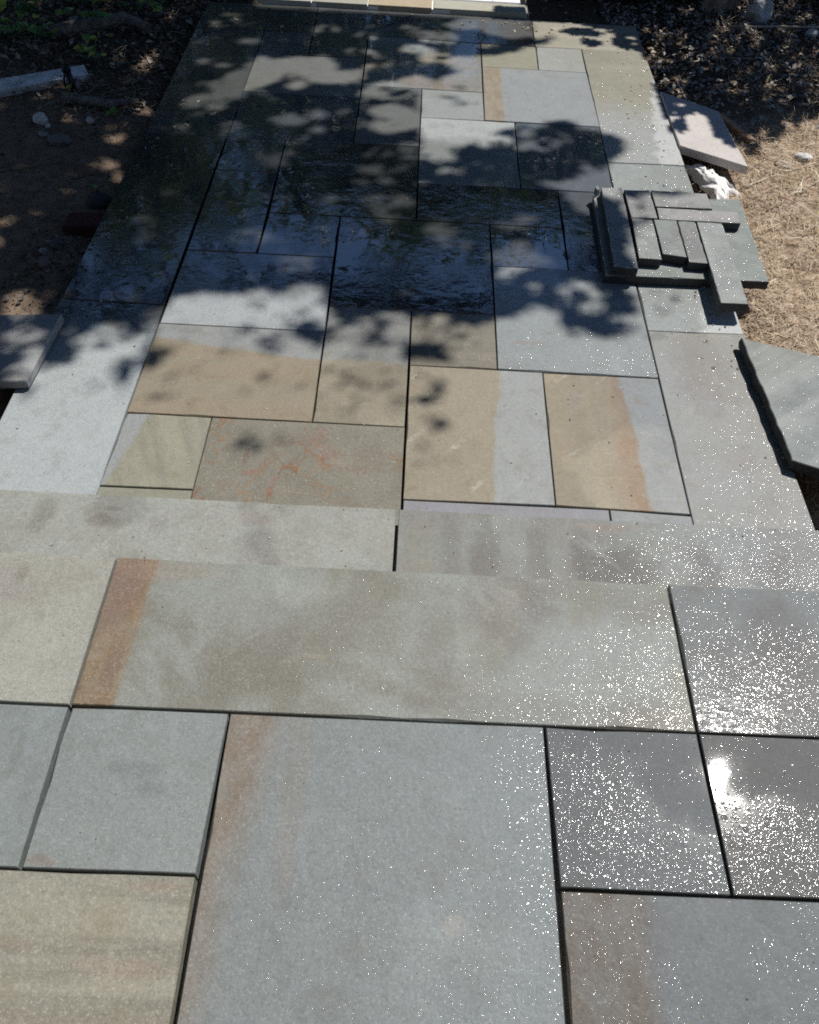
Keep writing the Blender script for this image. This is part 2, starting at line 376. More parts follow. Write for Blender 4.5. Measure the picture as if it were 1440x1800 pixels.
K['a3'] = dict(base=(.205, .188, .135), alt=(.16, .152, .115), altscale=6, fossils=.7, scuffs=.1,
               veins=[(2.6, .016, (.17, .075, .03), .85), (6, .035, (.2, .11, .055), .55), (11, .02, (.1, .095, .07), .6)],
               spots=[(-.15, .03, .045, .016, (.30, .12, .05), 1), (-.18, .1, .012, .06, (.2, .11, .06), .8), (-.05, .17, .10, .03, (.2, .125, .08), .6), (.04, .2, .03, .05, (.26, .12, .06), .8), (.08, .12, .05, .03, (.26, .12, .06), .8), (.18, .06, .10, .02, (.22, .13, .08), .7), (.22, .13, .05, .05, (.2, .13, .09), .5), (-.08, -.02, .012, .06, (.25, .11, .06), .8),
                      (-.2, -.16, .05, .02, (.33, .15, .08), .7), (.13, -.15, .03, .03, (.4, .15, .09), .7)])
K['b1'] = dict(base=TAN, alt=(.27, .225, .14), stripes=(1.57, 7, (.27, .20, .12), .6), bands=[(.12, 1, .12, .014, .06, (.24, .262, .268))])
K['b2'] = dict(base=TAN, alt=(.28, .24, .15), wet=.25, stripes=(1.57, 6, (.3, .26, .18), .5), bands=[(0, 1, -.0, .02, .1, (.225, .24, .235))])
K['b3'] = dict(base=(.3, .265, .19), alt=(.2, .19, .15), wet=.5, ripple=.5, stripes=(1.57, 8, (.2, .17, .12), .5))
K['c1'] = dict(base=TAN, alt=(.28, .235, .155), scuffs=.5, stripes=(0, 9, (.26, .21, .13), .5), bands=[(1, -.10, .062, .010, .09, (.25, .275, .28))],
               spots=[(-.2, .12, .02, .03, (.45, .36, .2), .6)])
K['c2'] = dict(base=(.31, .25, .15), alt=(.25, .22, .14), wet=.25, scuffs=.4, stripes=(0, 9, (.25, .22, .145), .6),
               bands=[(1, 0, .02, .05, .1, (.27, .19, .11)), (1, .06, .075, .010, .09, (.24, .265, .27))], spots=[(.035, -.05, .03, .05, (.36, .13, .05), .55)])
K['c3'] = dict(base=(.22, .225, .26), grain=.2)
K['c4'] = dict(base=(.22, .24, .245), grain=.2)
K['d1'] = dict(base=(.235, .26, .265), alt=(.2, .225, .225), wet=.7, drops=2.0, dscale=.75, ripple=.5, scuffs=.2, dropmask=(.3, -1, .05, .25),
               spots=[(-.17, -.16, .06, .012, (.28, .19, .12), .7), (-.09, -.1, .03, .01, (.2, .15, .1), .6), (.13, -.05, .02, .012, (.3, .2, .1), .5), (-.13, .02, .04, .03, (.3, .31, .28), .5)])
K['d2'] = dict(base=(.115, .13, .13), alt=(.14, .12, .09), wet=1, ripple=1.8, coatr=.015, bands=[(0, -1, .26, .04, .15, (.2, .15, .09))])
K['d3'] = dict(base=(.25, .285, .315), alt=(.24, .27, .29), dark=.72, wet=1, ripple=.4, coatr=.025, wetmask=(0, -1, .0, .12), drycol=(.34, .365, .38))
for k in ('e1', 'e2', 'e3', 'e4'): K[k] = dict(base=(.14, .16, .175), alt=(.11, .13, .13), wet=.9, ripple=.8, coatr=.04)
K['e2'] = dict(base=(.12, .14, .14), wet=1, ripple=2.4, coatr=.015)
K['f1'] = dict(base=(.19, .215, .235), wet=1, ripple=.6, coatr=.02)
K['f2'] = dict(base=(.24, .25, .245), wet=.9, ripple=.5, dark=.35); K['f3'] = dict(base=(.2, .22, .225), wet=.6, ripple=.5); K['f4'] = dict(base=(.19, .2, .18), wet=.8, ripple=.5)
K['g1'] = dict(base=(.26, .285, .29), alt=(.3, .24, .14), alt_amt=1, altscale=3, wet=.5, ripple=.4,
               spots=[(-.02, -.22, .16, .09, (.36, .2, .12), .7), (.16, .12, .16, .08, (.3, .26, .15), .8), (.1, -.26, .25, .03, (.27, .2, .12), .7), (-.2, .0, .09, .3, (.16, .13, .08), .6)])
K['g2'] = dict(base=(.25, .27, .27), wet=1, ripple=.5, dark=.35); K['g3'] = dict(base=(.29, .315, .315), grain=.25)
K['g4'] = dict(base=(.29, .315, .315), wet=.7, ripple=.7, wetmask=(0, 1, .1, .06)); K['g5'] = dict(base=(.2, .22, .23), wet=.9, ripple=.9)
K['g6'] = dict(base=(.13, .15, .165), wet=1, ripple=2.4, coatr=.03); K['g7'] = dict(base=(.19, .21, .22), wet=.9, ripple=1.1)
K['g8'] = dict(base=(.21, .235, .26), wet=1, ripple=.3, coatr=.02)
K['h1'] = dict(base=(.27, .26, .175), alt=(.22, .215, .15)); K['h2'] = dict(base=(.35, .365, .35), grain=.2)
K['h3'] = dict(base=(.27, .305, .325), alt=(.31, .335, .335), grain=.22, bands=[(-1, 0, .19, .008, .03, (.34, .28, .19))])
for k in ('LB', 'LC', 'BA', 'BB', 'd2', 'e1', 'e2', 'e3', 'e4', 'f1', 'f3', 'f4', 'g5', 'g6', 'g7', 'g8'): K[k]['dark'] = .62  # wet slabs under the trees, darkened further for the tree shade
for k in ('d2', 'e1', 'e2', 'e3', 'g6', 'g7', 'g8', 'LB', 'e4', 'g5', 'f1'): K[k].update(dark={'g5': .55, 'f1': .72, 'g7': .7}.get(k, .84), ior=2.3, ripple=K[k]['ripple'] * .45); q = K[k]['base']; K[k]['base'] = (q[0] * .85, q[1] * 1.02, q[2] * 1.28); K[k]['alt'] = (q[0] * .75, q[1] * .9, q[2] * 1.05)  # tree shade put into the colour: deeper dark and a bluer base
for k in ('d3', 'LA'): K[k].update(ior=2.2, dark=.84)  # their wet far parts are darkened for the tree shade too
for k, f in dict(LA=.95, d3=.8, b1=.85, b2=.9, b3=.8, c1=.9, c2=.92, c3=.85, c4=.9, g1=.85, g2=.7, g3=.72, g4=.72, h1=.8, h2=.68, h3=.7, f2=.85, RA=1.35, RB=1.2, RC=1.3, d1=1.05, BC=.85, a3=.8).items(): K[k]['tone'] = f
LAB = dict(a3='olive slab veined and blotched with rust red', LA='pale dry blue-grey border slab', b1='tan slab with a blue-grey band along its far edge',
           c1='slab half tan, half blue-grey with pale scuffs', c2='slab with tan left side and blue-grey right side', a1='small greenish slab with a blue corner and fine stripes',
           RC='warm grey border slab beaded with water and one rust spot', RA='olive border slab with a dry pale edge', g1='far slab patched brown and grey',
           h3='blue-grey slab with a tan strip on its left', d1='grey slab with small brown fossil marks', d2='dark soaked slab mirroring the sky')
PQ = dict(
LA=[(-1.322, 2.524), (-.9275, 2.519), (-.9275, 1.41), (-1.322, 1.41)], LB=[(-1.314, 3.828), (-.923, 3.822), (-.9275, 2.519), (-1.318, 2.524)],
LC=[(-1.322, 5.09), (-.928, 5.096), (-.921, 3.822), (-1.312, 3.828)], BA=[(-1.318, 5.470), (-.658, 5.479), (-.648, 5.1), (-1.322, 5.09)],
BB=[(-.658, 5.479), (.635, 5.465), (.631, 5.078), (-.648, 5.1)], BC=[(.635, 5.465), (1.268, 5.462), (1.262, 5.07), (.631, 5.078)],
RA=[(.897, 5.072), (1.262, 5.07), (1.263, 3.786), (.891, 3.776)], RB=[(.891, 3.776), (1.263, 3.786), (1.258, 2.522), (.891, 2.514)],
RC=[(.891, 2.514), (1.258, 2.522), (1.266, 1.41), (.888, 1.41)],
a1=[(-.925, 1.938), (-.644, 1.935), (-.642, 1.62), (-.928, 1.617)], a2=[(-.928, 1.615), (-.642, 1.618), (-.642, 1.41), (-.928, 1.41)],
a3=[(-.643, 1.935), (-.004, 1.935), (-.003, 1.41), (-.642, 1.41)], b1=[(-.925, 2.409), (-.317, 2.409), (-.312, 1.936), (-.925, 1.938)],
b2=[(-.315, 2.563), (-.002, 2.565), (-.004, 1.935), (-.312, 1.936)], b3=[(-.002, 2.565), (.314, 2.563), (.314, 2.25), (0, 2.247)],
c1=[(.001, 2.247), (.474, 2.245), (.471, 1.628), (0, 1.622)], c2=[(.474, 2.245), (.889, 2.246), (.889, 1.619), (.471, 1.628)],
c3=[(0, 1.621), (.636, 1.623), (.633, 1.41), (0, 1.41)], c4=[(.636, 1.623), (.889, 1.614), (.889, 1.41), (.633, 1.41)],
d1=[(.316, 2.879), (.887, 2.879), (.889, 2.246), (.314, 2.25)], d2=[(-.327, 3.189), (.313, 3.188), (.314, 2.563), (-.315, 2.563)],
d3=[(-.921, 2.882), (-.325, 2.884), (-.317, 2.409), (-.924, 2.409)], e1=[(-.632, 3.19), (-.327, 3.189), (-.325, 2.884), (-.637, 2.883)],
e2=[(-.644, 3.826), (-.006, 3.834), (-.002, 3.191), (-.632, 3.19)], e3=[(-.922, 3.52), (-.64, 3.518), (-.637, 2.883), (-.921, 2.882)],
e4=[(-.921, 3.822), (-.644, 3.825), (-.64, 3.518), (-.922, 3.52)], f1=[(-.926, 4.314), (-.323, 4.307), (-.322, 3.832), (-.92, 3.822)],
f2=[(-.926, 4.776), (-.328, 4.785), (-.323, 4.307), (-.926, 4.314)], f3=[(-.928, 5.1), (-.648, 5.1), (-.64, 4.782), (-.926, 4.776)],
f4=[(-.648, 5.1), (-.33, 5.1), (-.328, 4.785), (-.64, 4.782)], g1=[(-.33, 5.1), (.316, 5.078), (.314, 4.45), (-.322, 4.458)],
g2=[(-.322, 4.458), (-.007, 4.452), (-.006, 3.834), (-.322, 3.832)], g3=[(-.007, 4.452), (.314, 4.45), (.315, 4.136), (-.006, 4.131)],
g4=[(-.006, 4.131), (.466, 4.131), (.464, 3.502), (-.003, 3.498)], g5=[(.466, 4.131), (.895, 4.132), (.889, 3.497), (.464, 3.502)],
g6=[(-.002, 3.498), (.632, 3.495), (.626, 3.184), (-.002, 3.191)], g7=[(.632, 3.495), (.889, 3.497), (.887, 2.879), (.625, 2.877)],
g8=[(.313, 3.188), (.626, 3.184), (.625, 2.877), (.316, 2.879)], h1=[(.316, 5.078), (.634, 5.074), (.629, 4.76), (.318, 4.764)],
h2=[(.634, 5.074), (.897, 5.071), (.894, 4.758), (.629, 4.76)], h3=[(.318, 4.764), (.894, 4.758), (.896, 4.132), (.315, 4.136)])
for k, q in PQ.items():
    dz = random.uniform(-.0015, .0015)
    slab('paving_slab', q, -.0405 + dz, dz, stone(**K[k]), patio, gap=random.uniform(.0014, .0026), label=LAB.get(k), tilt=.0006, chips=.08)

# step treads
slab('tread_slab', [(-1.58, 1.43), (-.013, 1.43), (-.013, 1.066), (-1.58, 1.066)], .1525, .19,
     stone((.242, .256, .236), (.21, .203, .172), .7, 3.5, wet=.15, grain=.4, spots=[(-.16, .1, .035, .07, (.13, .12, .08), .6), (-.0, .09, .05, .03, (.14, .1, .075), .7),
          (.02, .13, .03, .012, (.14, .1, .08), .6), (.15, .09, .03, .04, (.16, .12, .11), .4), (.42, .02, .07, .07, (.16, .14, .12), .6), (-.32, -.05, .12, .08, (.2, .16, .12), .6),
          (.5, -.1, .05, .03, (.33, .2, .1), .5), (.6, -.11, .04, .008, (.4, .3, .12), .5), (.4, .12, .05, .03, (.25, .13, .1), .4), (.02, -.06, .015, .02, (.36, .27, .12), .6)]), stair, gap=.004, chips=.1,
     label='long step slab mottled brown on the left')
slab('tread_slab', [(-.013, 1.43), (1.58, 1.43), (1.58, 1.066), (-.013, 1.066)], .1525, .19,
     stone((.225, .24, .23), (.19, .18, .155), .7, 3, wet=1, drops=.8, dscale=1.15, ripple=.6, grain=.35, dropmask=(1, -.6, -.42, .3), 
           spots=[(-.56, 0, .045, .2, (.13, .11, .075), .8), (-.42, .0, .035, .2, (.14, .12, .09), .6), (-.65, .05, .03, .2, (.15, .14, .11), .5), (-.74, 0, .05, .2, (.24, .22, .13), .6), (-.22, -.02, .13, .14, (.10, .088, .08), .95), (-.3, .05, .04, .12, (.11, .095, .08), .5),
                  (.02, .0, .05, .12, (.11, .1, .09), .8), (.2, .0, .08, .12, (.12, .1, .09), .6), (-.25, .15, .12, .012, (.3, .18, .1), .6)]), stair, gap=.004, chips=.1,
     label='long step slab with brown stains and glinting water beads')
# landing
def L(q, mat, label=None): slab('paving_slab', q, .3425, .38, mat, landing, gap=random.uniform(.0024, .0032), label=label, tilt=.0004, chips=.08)
L([(-1.58, 1.089), (-.647, 1.089), (-.645, .718), (-1.58, .717)], stone(tone=1.08, base=(.236, .243, .215), alt=(.2, .185, .155), alt_amt=.7, altscale=4, grain=.5,
   spots=[(.12, -.12, .05, .02, (.09, .09, .09), .5), (.2, .1, .25, .06, (.2, .165, .14), .5), (.25, -.15, .03, .01, (.1, .1, .1), .5), (.27, .12, .015, .03, (.12, .09, .07), .5)]))
L([(-.647, 1.089), (.619, 1.089), (.619, .7225), (-.645, .718)], stone(tone=1.06, base=(.232, .25, .228), alt=(.165, .152, .115), alt_amt=1., altscale=3, wet=.35, drops=.8, grain=.45, dropmask=(1, -1.4, .42, .3), 
   bands=[(-1, .05, .542, .012, .06, (.23, .16, .085))],
   spots=[(-.07, .03, .1, .14, (.18, .165, .12), .7), (-.25, .02, .06, .12, (.17, .16, .14), .5), (.25, .1, .1, .12, (.165, .15, .125), .8), (.43, .12, .05, .08, (.2, .185, .1), .7), (.1, -.02, .05, .12, (.17, .16, .13), .6),
          (-.6, .08, .05, .12, (.22, .09, .05), .9), (-.57, -.1, .02, .06, (.2, .09, .05), .7), (-.5, .15, .12, .03, (.33, .2, .12), .4), (.3, -.15, .3, .04, (.17, .155, .125), .5), (-.15, -.05, .02, .006, (.35, .26, .1), .5)]),
  'wide slab with a rust and ochre band at its left end')
L([(.619, 1.089), (1.58, 1.089), (1.58, .728), (.619, .7225)], stone(tone=0.8, base=(.185, .2, .192), alt=(.13, .11, .09), alt_amt=.8, altscale=3, wet=1, drops=1, ripple=.3, dropmask=(0, -1, -.12, .1), grain=.3,
   spots=[(-.25, .05, .1, .1, (.13, .11, .095), .6)]), 'dark slab crowded with glinting water beads')
L([(-1.58, .717), (-.959, .717), (-.957, .405), (-1.58, .405)], stone(tone=0.9, base=(.215, .24, .235)))
L([(-.959, .717), (-.646, .718), (-.643, .406), (-.957, .405)], stone(tone=0.8, base=(.205, .235, .235), alt=(.19, .215, .21), grain=.3, scuffs=.25))
L([(-.644, .718), (-.326, .7195), (-.331, .409), (-.64, .406)], stone(tone=0.78, base=(.215, .25, .245), alt=(.2, .235, .235), grain=.32,
   spots=[(.0, .03, .06, .02, (.13, .15, .16), .5), (.04, -.005, .03, .02, (.13, .15, .16), .5), (-.13, -.14, .03, .012, (.25, .15, .08), .7), (-.11, -.145, .02, .008, (.25, .13, .07), .6)]))
L([(-.326, .7195), (.308, .7225), (.309, -.23), (-.318, -.23)], stone(tone=1.0, base=(.19, .222, .227), alt=(.175, .205, .207), alt_amt=.6, altscale=4, wet=.75, drops=.6, grain=.38, dropmask=(1, -.25, .12, .3), 
   bands=[(-1, .16, .29, .05, .08, (.225, .195, .155))], spots=[(-.17, .35, .03, .25, (.25, .16, .1), .35), (.13, .1, .02, .02, (.4, .3, .2), .3)]),
  'large blue-grey slab with a tan left margin')
L([(.308, .7225), (.619, .724), (.623, .414), (.313, .414)], stone(tone=0.55, base=(.17, .188, .188), alt=(.14, .155, .16), alt_amt=.6, altscale=4, wet=1, drops=1, grain=.2, bigr=.0003, coatr=.014, rough=.55, sheen=.22, pools=[(.12, .05, .10)], dropmask=(-.2, -1, -.08, .1)),
  'wet slab glaring with sun glints, left of the pair')
L([(.619, .724), (1.25, .727), (1.25, .418), (.623, .414)], stone(tone=0.52, base=(.15, .152, .13), alt=(.12, .12, .11), alt_amt=.6, altscale=4, wet=1, drops=1, grain=.2, bigr=.0003, coatr=.014, rough=.55, sheen=.22, pools=[(-.26, .09, .085), (-.1, .12, .12)], dropmask=(-.1, -1, -.07, .08)),
  'darker wet slab with the mirrored sun on it')
L([(1.25, .727), (1.58, .728), (1.58, .418), (1.25, .418)], stone(tone=1, base=(.15, .16, .15), wet=1, drops=1))
L([(-1.58, .405), (-.959, .405), (-.957, -.23), (-1.58, -.23)], stone(tone=1, base=OLIVE))
L([(-.957, .404), (-.331, .409), (-.320, -.23), (-.957, -.23)], stone(tone=0.9, base=(.265, .245, .175), alt=(.215, .225, .185), alt_amt=.8, altscale=3, grain=.4, stripes=(1.57, 9, (.175, .165, .12), .9),
   spots=[(-.15, .2, .22, .02, (.3, .19, .11), .6), (.22, .17, .09, .02, (.3, .19, .11), .6), (.25, .3, .05, .01, (.3, .17, .09), .6), (.1, .09, .3, .02, (.27, .2, .13), .5)]),
  'tan and grey-green striped slab with orange streaks')
L([(.313, .413), (1.25, .417), (1.25, -.23), (.311, -.23)], stone(tone=0.72, base=(.178, .2, .2), alt=(.168, .182, .182), alt_amt=.6, altscale=3, wet=.9, drops=.45, ripple=.05, grain=.3, dropmask=(.0, -1, -.1, .16), coatr=.05,
   bands=[(-1, 0, .32, .03, .05, (.19, .17, .13))], spots=[(-.4, .0, .05, .2, (.17, .14, .09), .5)]), 'blue-grey slab with a brown left margin, nearest the right edge')
L([(1.25, .418), (1.58, .418), (1.58, -.23), (1.25, -.23)], stone(tone=1, base=GREY))
for x0, x1 in ((-1.58, -.6), (-.6, .35), (.35, 1.58)): L([(x0, -.235), (x1, -.235), (x1, -1.1), (x0, -1.1)], stone(GREY))

# far walkway: coping course and white tiles
grout = simple('white_mortar', (.7, .69, .65), .9, .08, 40, .001)
box('mortar_bed', -1.0, .60, 5.489, 8.9, -.0018, .020, grout, walk)
cop = [(-1.03, -.70, (.36, .37, .34)), (-.70, -.36, (.32, .32, .28)), (-.36, .03, (.40, .31, .19)), (.036, .60, (.36, .35, .27))]
for x0, x1, c in cop:
    slab('coping_slab', [(x0, 5.63), (x1, 5.62), (x1, 5.483), (x0, 5.486)], 0, .028, stone(c, grain=.2), walk, gap=.003, step=.2)
tile_m = simple('white_tile', (.82, .83, .84), .35, .03, 12, .0004, .5)
ty = 5.637
for j in range(6):
    tx = -1.0 + (0.0 if j % 2 else -.28)
    while tx < .56:
        x1 = min(tx + .56, .575)
        slab('tile', [(max(tx, -1.0), ty + .3), (x1, ty + .3), (x1, ty), (max(tx, -1.0), ty)], .0205, .031, tile_m, walk, gap=.0015, step=1, bev=.001)
        tx += .56
    ty += .3
box('edging', .578, .60, 5.637, 8.9, .021, .05, simple('dark_edging', (.1, .1, .1), .6), walk)

# ------------------------------------------------------------------ loose slabs
def loose(name, quad, z0, z1, mat, label, cat='slab', group=None, rot=(0, 0, 0), **k):
    cx = sum(p[0] for p in quad) / len(quad); cy = sum(p[1] for p in quad) / len(quad)
    V, F = slab_mesh([(x - cx, y - cy) for x, y in quad], z0 - z1, 0, **k)
    o = mesh_obj(name, V, F, mat, None, (cx, cy, z1)); o.rotation_euler = rot
    return tag(o, label, cat, group)
loose('loose_slab', [(-2.02, 2.30), (-1.259, 2.381), (-1.269, 2.02), (-2.03, 1.94)], .010, .042, stone((.23, .235, .24), (.28, .29, .295), .6, 5, grain=.3),
      'loose grey stone slab lying half over the left edge of the patio in dappled shade', rot=(0, .0, 0), bev=.004)
o = loose('loose_slab', [(1.207, 2.437), (1.86, 2.24), (1.72, 1.62), (1.235, 1.825)], .006, .05, stone((.22, .24, .22), (.15, .165, .15), .9, 6, wet=.6, drops=.5, grain=.35, stripes=(.9, 4, (.34, .35, .31), .6)),
      'loose grey-green stone slab with rough-split edges lying across the right edge of the patio', rock=.005, bev=.003, step=.03)
shaded_sides(o, simple('split_edge_shaded', (.045, .05, .05), .8, .4, 60, .004))  # rough-split sides painted near black for their shade
pink = loose('loose_slab', [(1.262, 4.541), (1.536, 4.343), (1.538, 4.23), (1.558, 3.775), (1.262, 3.951)], -.022, .016, stone((.46, .415, .39), (.40, .37, .355), .6, 6, grain=.2),
      'pale pinkish stone slab with a cut corner lying against the far right patio edge', bev=.003)
# stack of narrow offcuts
side_shade = simple('sawn_edge_shaded', (.05, .056, .056), .6, .35, 90, .001)  # sawn sides, coloured near black to stand for their shade
G = 'bluestone offcut strips laid on the mossy slab'
wetgrey = dict(wet=1, drops=2.2, dscale=.75, ripple=.3, grain=.4)
loose('stone_slab', [(.772, 3.392), (1.429, 3.432), (1.411, 2.814), (.757, 2.80)], .003, .04, stone((.2, .24, .225), (.27, .30, .28), .8, 14, **wetgrey),
      'large dark green-grey slab lying flat at the bottom of the pile of narrow strips', chips=.15, bev=.0018, step=.03)
shaded_sides(sc.objects['stone_slab'], side_shade)
off = [
 ([(.800, 3.395), (.891, 3.405), (.876, 2.797), (.782, 2.803)], 'long strip of bluestone along the left side of the pile'),
 ([(.898, 3.389), (1.012, 3.397), (1.012, 3.172), (.9, 3.165)], 'short bluestone piece at the far left of the pile, right of the long left strip'),
 ([(1.018, 3.395), (1.262, 3.392), (1.262, 3.268), (1.018, 3.264)], 'short wide bluestone piece at the far edge of the pile, with dappled shade on it'),
 ([(1.021, 3.256), (1.368, 3.256), (1.362, 3.168), (1.019, 3.166)], 'crosswise bluestone strip whose right end juts out over the mossy slab'),
 ([(.900, 3.16), (.988, 3.156), (.98, 2.867), (.889, 2.87)], 'upright short strip next to the long left strip, in front of the crosswise strip'),
 ([(.993, 3.157), (1.088, 3.160), (1.083, 2.890), (.99, 2.905)], 'middle of the three short strips in front of the crosswise strip'),
 ([(1.094, 3.160), (1.168, 3.161), (1.162, 2.858), (1.088, 2.861)], 'short strip just left of the longest overhanging strip'),
 ([(1.174, 3.158), (1.282, 3.159), (1.264, 2.603), (1.160, 2.602)], 'longest strip, overhanging the near side of the pile above the patio')]
for i, (q, lb) in enumerate(off):
    dz = random.uniform(-.001, .002)
    o = loose('stone_strip', q, .0415 + dz, .079 + dz + (.001 if i == 7 else 0), stone(tone=random.uniform(.72, 1.05), base=(.32 + .04 * random.random(), .34 + .02 * random.random(), .345), alt=(.24, .26, .26), alt_amt=.9, altscale=9, **wetgrey), lb, 'stone strip', G, chips=.12, step=.03, bev=.0014, jit=.0006); shaded_sides(o, side_shade)
loose('stone_chip', [(.775, 3.41), (.79, 3.43), (.796, 3.40), (.784, 3.385)], .0415, .072, stone((.16, .18, .18)), 'thin upright flake of stone at the far left corner of the pile', 'stone chip', bev=.002)

# ------------------------------------------------------------------ rocks
def rock(name, loc, size, col, label, cat='stone', seed=0, sub=3, flat=.6, sharp=.35):
    bm = bmesh.new(); bmesh.ops.create_icosphere(bm, subdivisions=sub, radius=1)
    o_ = Vector((seed * 13.7, seed * 3.1, 0))
    for v in bm.verts:
        n = mnoise.noise(v.co * 1.1 + o_) * sharp + mnoise.noise(v.co * 2.7 + o_) * sharp * .5
        d = 1 + n; d = min(d, 1.02 + .1 * mnoise.noise(v.co * 5 + o_)); v.co *= d
        v.co.x *= size[0]; v.co.y *= size[1]; v.co.z *= size[2]
    me = bpy.data.meshes.new(name); bm.to_mesh(me); bm.free()
    me.materials.append(simple(name + '_stone', col, .85, .2, 60, .002)); o = bpy.data.objects.new(name, me)
    o.location = (loc[0], loc[1], gz(loc[0], loc[1]) + size[2] * .55 if len(loc) == 2 else loc[2]); o.rotation_euler = (0, 0, seed)
    return tag(link(o), label, cat)
rock('white_stone', (-1.893, 4.029), (.036, .036, .032), (.62, .60, .56), 'round white stone on the dirt left of the patio', seed=1)
rock('white_stone', (-1.845, 3.985), (.016, .012, .01), (.6, .58, .54), 'small white chip just right of the round white stone', seed=8)
rock('white_stone', (-1.662, 4.068), (.024, .02, .016), (.62, .6, .55), 'angular white stone on dirt nearest the patio on the left', seed=2)
rock('half_buried_stone', (-1.74, 3.84), (.062, .04, .025), (.17, .16, .145), 'grey half-buried stone in the dirt left of the patio', seed=3)
rock('pale_stone', (-1.84, 3.90), (.03, .02, .012), (.28, .26, .23), 'small pale stone behind the half-buried grey stone', seed=9)
rock('dark_stone', (-1.50, 2.99), (.03, .035, .022), (.1, .1, .1), 'dark stone among rubble beside the left patio edge', seed=4)
rock('brown_stone', (-1.505, 2.85), (.032, .026, .02), (.2, .15, .13), 'reddish-brown stone among rubble beside the left patio edge', seed=5)
rock('grey_stone', (-1.535, 2.93), (.02, .018, .014), (.26, .25, .24), 'small grey stone among rubble beside the left patio edge', seed=15)
rock('white_pebble', (-1.455, 3.22), (.01, .01, .008), (.65, .65, .6), 'white pebble on the soil beside the red brick', 'pebble', seed=25)
rock('dark_clod', (-1.425, 3.36), (.055, .05, .03), (.045, .05, .055), 'dark clod below the green sprout at the left patio edge', 'clod', seed=16)
rock('grey_stone', (1.91, 4.02), (.045, .032, .02), (.55, .54, .52), 'pale grey stone on the straw to the right of the white bag', seed=6)
rock('jagged_rock', (2.10, 5.80), (.105, .07, .095), (.35, .36, .36), 'jagged grey rock beside the tree trunk', 'rock', seed=7, sharp=.6)
rock('grey_stone', (2.40, 5.62), (.05, .035, .03), (.45, .45, .44), 'pale stone in the leaf litter, far right', seed=10)
rock('flat_stone', (1.80, 3.95), (.05, .04, .008), (.35, .29, .23), 'flat brown stone in dry grass right of the pinkish slab', seed=12)

# red brick, half hidden by the patio edge
brk = loose('brick', [(-1.50, 3.19), (-1.33, 3.21), (-1.325, 3.10), (-1.495, 3.08)], -.115, -.05, simple('red_brick', (.075, .022, .02), .85, .3, 60, .002),
      'red brick in the soil against the left patio edge', 'brick', bev=.004)
# whitewashed board
bd = simple('weathered_white_board', (.68, .70, .73), .75, .35, 16, .002)
V, F = slab_mesh([(-.30, -.045), (.30, -.04), (.305, .04), (-.30, .045)], -.04, 0, bev=.003, rnd=random)
o = mesh_obj('board', V, F, bd, None, (-2.05, 4.37, -.025)); o.rotation_euler = (.25, .03, .62)
tag(o, 'weathered white-painted board lying in the leaf litter on the left', 'board')
# rotting log
def tube(path, rad, seg=7, cap=True):
    V = []; F = []; n = len(path); P_ = [Vector(p) for p in path]
    up = Vector((0, 0, 1))
    for i, p in enumerate(P_):
        d = (P_[min(i + 1, n - 1)] - P_[max(i - 1, 0)]).normalized()
        a = d.cross(up); a = a.normalized() if a.length > .05 else Vector((1, 0, 0)); b = d.cross(a)
        r = rad[i] if isinstance(rad, (list, tuple)) else rad
        for k in range(seg):
            t = 2 * math.pi * k / seg; V.append(p + (a * math.cos(t) + b * math.sin(t)) * r)
    for i in range(n - 1):
        for k in range(seg):
            F.append((i * seg + k, i * seg + (k + 1) % seg, (i + 1) * seg + (k + 1) % seg, (i + 1) * seg + k))
    if cap: F.append(list(range(seg))[::-1]); F.append([(n - 1) * seg + k for k in range(seg)])
    return V, F
bark = simple('bark', (.27, .22, .175), .95, .5, 26, .012, .1)
greybark = simple('grey_bark', (.2, .18, .16), .95, .45, 30, .01, .1)
def stick(name, pts, r, label, cat, mat=greybark, wob=.01, seg=7, n=9):
    P_ = []
    for i in range(n):
        t = i / (n - 1) * (len(pts) - 1); a = int(min(t, len(pts) - 2)); p = Vector(pts[a]).lerp(Vector(pts[a + 1]), t - a)
        P_.append(p + Vector((random.uniform(-wob, wob), random.uniform(-wob, wob), random.uniform(-wob, wob) * .4)))
    rr = [r * random.uniform(.85, 1.1) * (1 - .35 * i / n) for i in range(n)]
    V, F = tube(P_, rr, seg); o = mesh_obj(name, V, F, mat, smooth=True); return tag(o, label, cat)
stick('log', [(-2.12, 5.0, -.04), (-1.75, 5.2, -.02), (-1.62, 5.16, -.05)], .045, 'grey rotting log in the leaf litter behind the white board', 'log', seg=10, wob=.012)
stick('log', [(-1.86, 4.28, -.06), (-1.63, 4.22, -.06), (-1.48, 4.29, -.08)], .028, 'short thick stick lying between the black stake and the patio', 'log', seg=9, wob=.01)
# black stake
blk = simple('black_plastic', (.012, .012, .014), .5)
st = empty('stake', (-1.815, 4.35, -.08)); tag(st, 'short black garden stake with a bulb-shaped top standing in front of the white board', 'stake')
V, F = tube([(0, 0, -.05), (-.01, .01, .05), (-.022, .015, .11)], [.013, .016, .02], 8); mesh_obj('shaft', V, F, blk, st, smooth=True)
V, F = tube([(-.022, .015, .108), (-.024, .016, .122), (-.026, .017, .134)], [.024, .024, .01], 10); mesh_obj('cap', V, F, blk, st, smooth=True)
V, F = tube([(-.035, -.0, -.03), (-.045, .0, .06), (-.035, .01, .1)], [.004, .006, .004], 6); mesh_obj('clip', V, F, blk, st, smooth=True)
